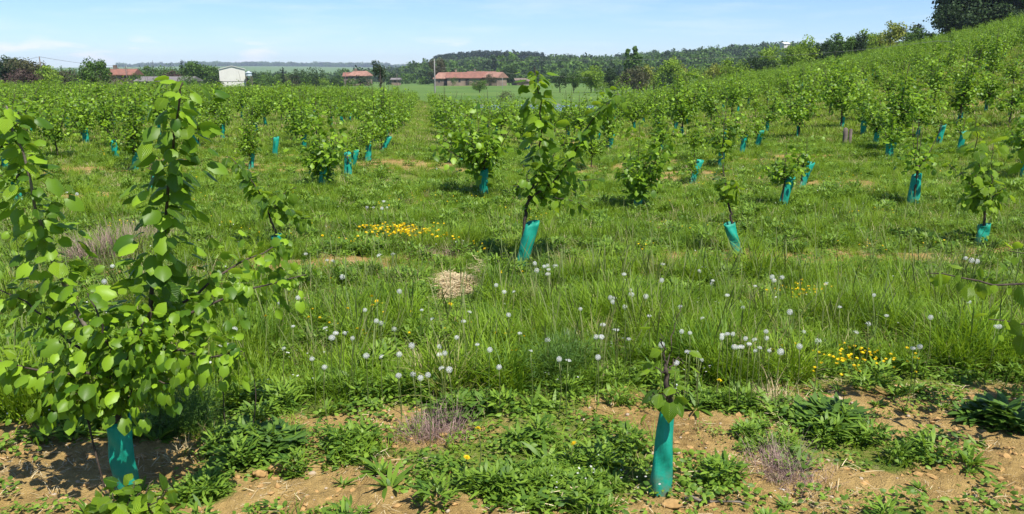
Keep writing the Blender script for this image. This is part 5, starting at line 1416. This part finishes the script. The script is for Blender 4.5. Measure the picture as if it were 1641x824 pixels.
def prism(L, D, h, rise, over=.4, hip=0.0):
    """gable roof: L along x, D along y, ridge along x, as a solid"""
    x, y = L / 2 + over, D / 2 + over
    V = np.array([[-x, -y, h], [x, -y, h], [x, y, h], [-x, y, h], [-x + hip, 0, h + rise], [x - hip, 0, h + rise],
                  [-x, -y, h - .18], [x, -y, h - .18], [x, y, h - .18], [-x, y, h - .18]], float)
    Fq = [[0, 1, 5, 4], [2, 3, 4, 5], [1, 2, 5, 5], [3, 0, 4, 4], [6, 7, 1, 0], [7, 8, 2, 1], [8, 9, 3, 2], [9, 6, 0, 3], [9, 8, 7, 6]]
    return V, Fq
def poly_mesh(name, V, Fq, mat):
    me = bpy.data.meshes.new(name); Fc = [list(dict.fromkeys(f)) for f in Fq]
    me.from_pydata([tuple(map(float, v)) for v in V], [], Fc); me.materials.append(M[mat]); me.update(); return me
def building(px, ybase, Y, rz, L, D, h, rise, wall, roof, label, windows=(), doors=(), name='farmhouse', hip=0.0, chim=0, ridge_y=False, group=None):
    p = at(px, ybase, Y); g = min(p[2], G(p[0], Y)) if False else p[2]
    e = empty(name, (p[0], Y, g), label, 'house' if 'house' in name else 'barn', group, rz)
    gable = np.array([[-L / 2, -D / 2, -2], [L / 2, -D / 2, -2], [L / 2, D / 2, -2], [-L / 2, D / 2, -2], [-L / 2, -D / 2, h], [L / 2, -D / 2, h], [L / 2, D / 2, h], [-L / 2, D / 2, h], [-L / 2, 0, h + rise - .05], [L / 2, 0, h + rise - .05]])
    Fq = [[0, 1, 5, 4], [2, 3, 7, 6], [1, 2, 6, 9, 5], [3, 0, 4, 8, 7]]
    if hip: Fq = [[0, 1, 5, 4], [2, 3, 7, 6], [1, 2, 6, 5], [3, 0, 4, 7]]
    w = link('wall', poly_mesh('wall', gable, Fq, wall), parent=e)
    V, Fr = prism(L, D, h + .06, rise, .45, hip)
    if ridge_y: pass
    rf = link('roof', poly_mesh('roof', V, Fr, roof), parent=e)
    for c_ in range(chim):
        V, Fb = bx((-.35, -.35, 0), (.35, .35, 1.5)); V = V + np.array([-L / 4 + c_ * L / 2, 0, h + rise - .6]); link('chimney', poly_mesh('chimney', V, Fb, wall), parent=rf)
    for (wx, wz, ww, wh) in windows:
        V, Fb = bx((wx - ww / 2, -D / 2 - .05, wz), (wx + ww / 2, -D / 2 + .05, wz + wh)); fr = link('window', poly_mesh('window', V, Fb, 'cream' if wall != 'cream' else 'stonewall'), parent=e)
        V, Fb = bx((wx - ww / 2 + .12, -D / 2 - .075, wz + .12), (wx + ww / 2 - .12, -D / 2 + .02, wz + wh - .12)); link('pane', poly_mesh('pane', V, Fb, 'darkglass'), parent=fr)
    for (wx, ww, wh) in doors:
        V, Fb = bx((wx - ww / 2, -D / 2 - .07, 0), (wx + ww / 2, -D / 2 + .05, wh)); link('door', poly_mesh('door', V, Fb, 'darkwood'), parent=e)
    return e
# white barn: gable faces the camera
def white_barn():
    Y = 200.0; p0 = at(354, 137, Y); p1 = at(393, 137, Y); W = p1[0] - p0[0]; zb = p0[2] - .3
    ze = at(354, 111.5, Y)[2] - zb; zr = at(375, 106.5, Y)[2] - zb; cx = (p0[0] + p1[0]) / 2; D = 12.0
    e = empty('barn', (cx, Y, zb), 'tall white gabled barn standing behind the left orchard', 'barn', None, math.radians(19.2))
    w = W / 2
    P0 = [(-w, 0), (w, 0), (w, ze), (0, zr), (-w, ze)]
    V = [(x, 0, z) for x, z in P0] + [(x, D, z) for x, z in P0]
    link('wall', poly_mesh('wall', V, [[0, 1, 2, 3, 4], [9, 8, 7, 6, 5], [1, 6, 7, 2], [5, 0, 4, 9]], 'render'), parent=e)
    o = .22
    V = [(-w - o, -o, ze - .02), (0, -o, zr + .06), (w + o, -o, ze - .02), (w + o, D + o, ze - .02), (0, D + o, zr + .06), (-w - o, D + o, ze - .02)]
    V += [(x, y, z + .12) for x, y, z in V]
    link('roof', poly_mesh('roof', V, [[6, 7, 10, 11], [7, 8, 9, 10], [0, 5, 4, 1], [1, 4, 3, 2], [0, 1, 7, 6], [1, 2, 8, 7], [5, 0, 6, 11], [2, 3, 9, 8], [3, 4, 10, 9], [4, 5, 11, 10]], 'render'), parent=e)
    V, Fb = bx((-w - .02, -.05, ze * .30), (w + .02, .0 - .002, ze * .30 + .10)); link('cladding_seam', poly_mesh('cladding_seam', V, Fb, 'greyroof'), parent=e)
    for k in range(1, 9):
        x = -w + 2 * w * k / 9; V, Fb = bx((x - .03, -.035, 0.0), (x + .03, -.004, ze - .3)); link('cladding_rib', poly_mesh('cladding_rib', V, Fb, 'render'), parent=e)
    # tank on a post beside it
    q = at(400, 137, Y); e = empty('feed_silo', (q[0], Y, q[2] - .3), 'small grey roofed tank on posts right of the white barn', 'silo')
    a = Acc(); n = 14; th = np.linspace(0, 2 * np.pi, n, endpoint=False)
    ring = lambda r, z: np.stack([r * np.cos(th), r * np.sin(th), np.full(n, z)], -1)
    prof = [(.05, 1.9), (.75, 2.6), (.75, 3.3), (.9, 3.35), (.05, 3.75)]
    V = np.vstack([ring(r, z) for r, z in prof]); Fq = [[i * n + k, i * n + (k + 1) % n, (i + 1) * n + (k + 1) % n, (i + 1) * n + k] for i in range(len(prof) - 1) for k in range(n)]
    link('tank', poly_mesh('tank', V, Fq, 'metal'), parent=e)
    for sx, sy in ((-.6, -.5), (.6, -.5), (.6, .5), (-.6, .5)):
        V, Fq = tube_path([[sx, sy, -.5], [sx, sy, 2.7]], .06, 6); me = np_mesh('leg', V, Fq); link('leg', me, M['polewood'], parent=e)
white_barn()
building(198, 131, 190, .1, 6.2, 6, 1.6, 1.3, 'stonewall', 'tiles', 'low house with a red brown tiled roof right of the domed tree', [(-1.5, .6, .8, .8)], [(1.2, 1, 1.7)], 'farmhouse', chim=1)
building(272, 139.5, 185, .03, 11.5, 8, 1.4, .9, 'stonewall', 'greyroof', 'long low barn with a grey sheet roof behind the left saplings', [(-4, .5, .8, .7), (2, .5, .8, .7)], [(5, 2, 1.2)], 'farm_barn')
building(568, 131, 300, .1, 7, 7, 2.0, 1.3, 'stonewall', 'tiles', 'dark brown house at the left end of the far farm', [(-1.5, .8, .8, .9), (1.5, .8, .8, .9)], [(0, .9, 1.8)], 'farmhouse')
building(578, 131.5, 290, -.12, 6.5, 7, 2.2, 1.6, 'cream', 'tilesp', 'house with a pale orange tiled roof left of the ivy-topped pole', [(-1.8, .9, .9, 1), (1.6, .9, .9, 1)], [(0, 1, 1.9)], 'farmhouse', hip=1.2, chim=1)
# the long farmhouse in three runs
building(712, 136, 285, .03, 6.5, 9, 2.2, 2.0, 'stonewall', 'tilesp', 'left open-sided wing of the long red-roofed farmhouse', [(-1.5, .7, 1.0, .9)], [(1.2, 2.2, 1.9)], 'farmhouse', hip=1.8)
building(744, 136, 284, .03, 11.5, 9, 2.4, 1.9, 'cream', 'tiles', 'middle run of the long red-roofed farmhouse with cream wall', [(-4, .9, .9, 1.1), (-1.5, .9, .9, 1.1), (3.8, .9, .9, 1.1)], [(1.2, 1.2, 2.0)], 'farmhouse', chim=1)
building(772, 135, 288, .0, 9.5, 9, 2.4, 2.0, 'stonewall', 'tiles', 'right run of the long red-roofed farmhouse behind the bush', [(-2, .9, .9, 1.1), (2, .9, .9, 1.1)], [], 'farmhouse', chim=1)
building(794, 136.5, 282, -.5, 5.2, 7, 2.6, 1.8, 'cream', 'tilesp', 'end house of the farm with an orange roof and cream gable', [(-1.2, 1.0, .8, 1.0), (1.2, 1.0, .8, 1.0)], [(0, 1, 1.9)], 'farmhouse')
building(834, 137, 300, .4, 5, 5, 1.5, 1.1, 'stonewall', 'stonewall', 'small brown-roofed outhouse half hidden by dark trees', [(0, .7, .8, .8)], [], 'outhouse')
building(1257, 75.5, 620, .5, 6, 5, 2.2, 1.2, 'render', 'render', 'white house peeping over the ridge trees', [(-2, 1, 1, 1.2), (2, 1, 1, 1.2)], [], 'ridge_house')
building(635, 132, 310, -.1, 3.0, 3, 1.0, .6, 'cream', 'greyroof', 'tiny pale shed in the meadow left of the tall farm tree', [], [(0, .8, 1.2)], 'garden_house')

# ------------------------------------------------------------------ poles and wires
def pole(px, ytop, ybase, Y, r, mat, label, arm=True, lean=0.0):
    t = at(px, ytop, Y); b_ = at(px, ybase, Y); g = min(G(b_[0], Y), b_[2]) - .3; H = t[2] - g
    e = empty('utility_pole', (t[0], Y, g), label, 'utility pole', 'utility poles across the fields')
    V, Fq = tube_path([[0, 0, 0], [lean * .5, 0, H * .5], [lean, 0, H]], [r * 1.2, r * .8], 8); link('shaft', np_mesh('shaft', V, Fq), M[mat], parent=e)
    if arm:
        V, Fb = bx((-.55, -.05, H - .35), (.55, .05, H - .25)); link('crossarm', poly_mesh('crossarm', V, Fb, 'polewood'), parent=e)
        for k in (-.45, .45):
            V, Fq = tube_path([[k, 0, H - .26], [k, 0, H - .1]], .04, 6); link('insulator', np_mesh('insulator', V, Fq), M['metal'], parent=e)
    return np.array([t[0] + lean, Y, t[2]])
A = pole(63, 91, 130, 122, .10, 'polewood', 'thin dark wooden pole over the far left hedge', False)
B = pole(201, 106, 132, 180, .10, 'polewood', 'thin pole beside the red brown roof at left', False)
pole(107, 111, 128, 175, .07, 'polewood', 'short thin pole in the gap left of the domed tree', False)
C = pole(696, 95, 143, 118, .10, 'concrete', 'pale concrete pole in the meadow left of the red farmhouse', False)
Dp = pole(954, 122, 149, 150, .11, 'concrete', 'pale pole before the bright leaning tree', True)
pole(553, 115, 133, 250, .10, 'polewood', 'thin pole left of the pale orange farmhouse roof', False)
pole(636, 118, 134, 240, .08, 'polewood', 'thin brown pole between the ivy pole and the concrete pole', False)
pole(805, 124, 142, 200, .06, 'concrete', 'short thin post in the meadow right of the farmhouse', False)
ivp = pole(609, 108, 155, 92, .11, 'polewood', 'weathered pole whose top is wrapped in an ivy crown', False)
# ivy ball on it, standing clear above the pole
e = empty('ivy_clump', at(604, 118, 92), 'dark double ivy crown on top of the weathered pole', 'ivy')
c1 = crown_mesh('crown', tr_rng, 1.75, 1.35, 1.2, 'round', 700, .0, 'oakdark', leaf=.09); o = link('crown', c1, parent=e, loc=(-.08, 0, -.35), kind='stuff')
c1 = crown_mesh('crown', tr_rng, 1.5, .75, .8, 'round', 350, .0, 'oakdark', leaf=.08); o = link('crown', c1, parent=e, loc=(.72, 0, -.75), kind='stuff')
c1 = crown_mesh('crown', tr_rng, 1.3, .6, .6, 'column', 260, .0, 'brownish', leaf=.08); o = link('crown', c1, parent=e, loc=(.40, 0, -1.5), kind='stuff')

def wire(pts, sag, label, r=.018, mat='darkwood'):
    a = Acc(); path = []
    for p, q in zip(pts[:-1], pts[1:]):
        t = np.linspace(0, 1, 24)[:, None]; w = p + (q - p) * t; w[:, 2] -= sag * 4 * (t * (1 - t))[:, 0]; path.append(w)
    for w in path:
        V, Fq = tube_path(w, r, 4); a.add(V, Fq)
    link('power_line', a.mesh('power_line'), M[mat], label=label, cat='power line')
wire([at(-60, 104, 105), A, B, at(300, 118, 230)], .35, 'dark power line sagging from the far left pole past the domed tree', .020)
wire([C, at(1180, 92, 92), at(1500, 66, 60), at(1720, 45, 48)], .25, 'thin pale power line crossing from the concrete pole over the slope', .013, 'concrete')
wire([C + np.array([0, 0, -1.0]), Dp + np.array([0, 0, -.3])], .3, 'faint lower power line from the concrete pole to the pole by the bright tree', .010, 'concrete')

# a short dark post and an old crate-like stump in the slope's aisle
g = on_ground(1353, 232)
e = empty('wooden_post', g, 'short dark wooden post in the grassy gap on the right slope', 'post')
s_ = g[1] / 17.0
V, Fq = tube_path([[0, 0, -.1], [.005, 0, .2], [0, .01, .36 * s_]], [.055 * s_, .05 * s_, .05 * s_], 8); link('post', np_mesh('post', V, Fq), M['polewood'], parent=e)
V, Fq = tube_path([[.12 * s_, .02, -.1], [.12 * s_, .02, .34 * s_]], [.035 * s_, .035 * s_], 7); link('brace', np_mesh('brace', V, Fq), M['polewood'], parent=e)

# pale stones along the pond's bank
a = Acc()
for k in range(70):
    th = random.uniform(.1, 3.1); rr = random.uniform(1.0, 1.14); V, Fq = lump(k, 1, .3)
    x, y = POND[0] + POND[2] * rr * math.cos(th), POND[1] + POND[3] * rr * math.sin(th)
    a.add(V * random.uniform(.08, .28) + np.array([x, y, G(x, y) + .04]), Fq)
link('bank_gravel', a.mesh('bank_gravel', False), M['concrete'], kind='stuff', label='pale stones along the far bank of the pond')

# ------------------------------------------------------------------ air between here and the far hills
def haze():
    V, Fb = bx((-3200, -300, -75), (2400, 5200, 75))
    me = bpy.data.meshes.new('haze'); me.from_pydata([tuple(v) for v in V], [], [list(f) for f in Fb]); me.update()
    m = bpy.data.materials.new('haze_air'); m.use_nodes = True; nt = m.node_tree; nt.nodes.clear()
    out = nt.nodes.new('ShaderNodeOutputMaterial'); v = nt.nodes.new('ShaderNodeVolumePrincipled')
    v.inputs['Color'].default_value = (.72, .84, 1, 1); v.inputs['Density'].default_value = 0.00015; v.inputs['Anisotropy'].default_value = 0.0
    nt.links.new(v.outputs[0], out.inputs['Volume']); me.materials.append(m)
    link('haze', me, kind='stuff', label='thin bluish summer haze over the far hills')
HAZE = True
if HAZE: haze()
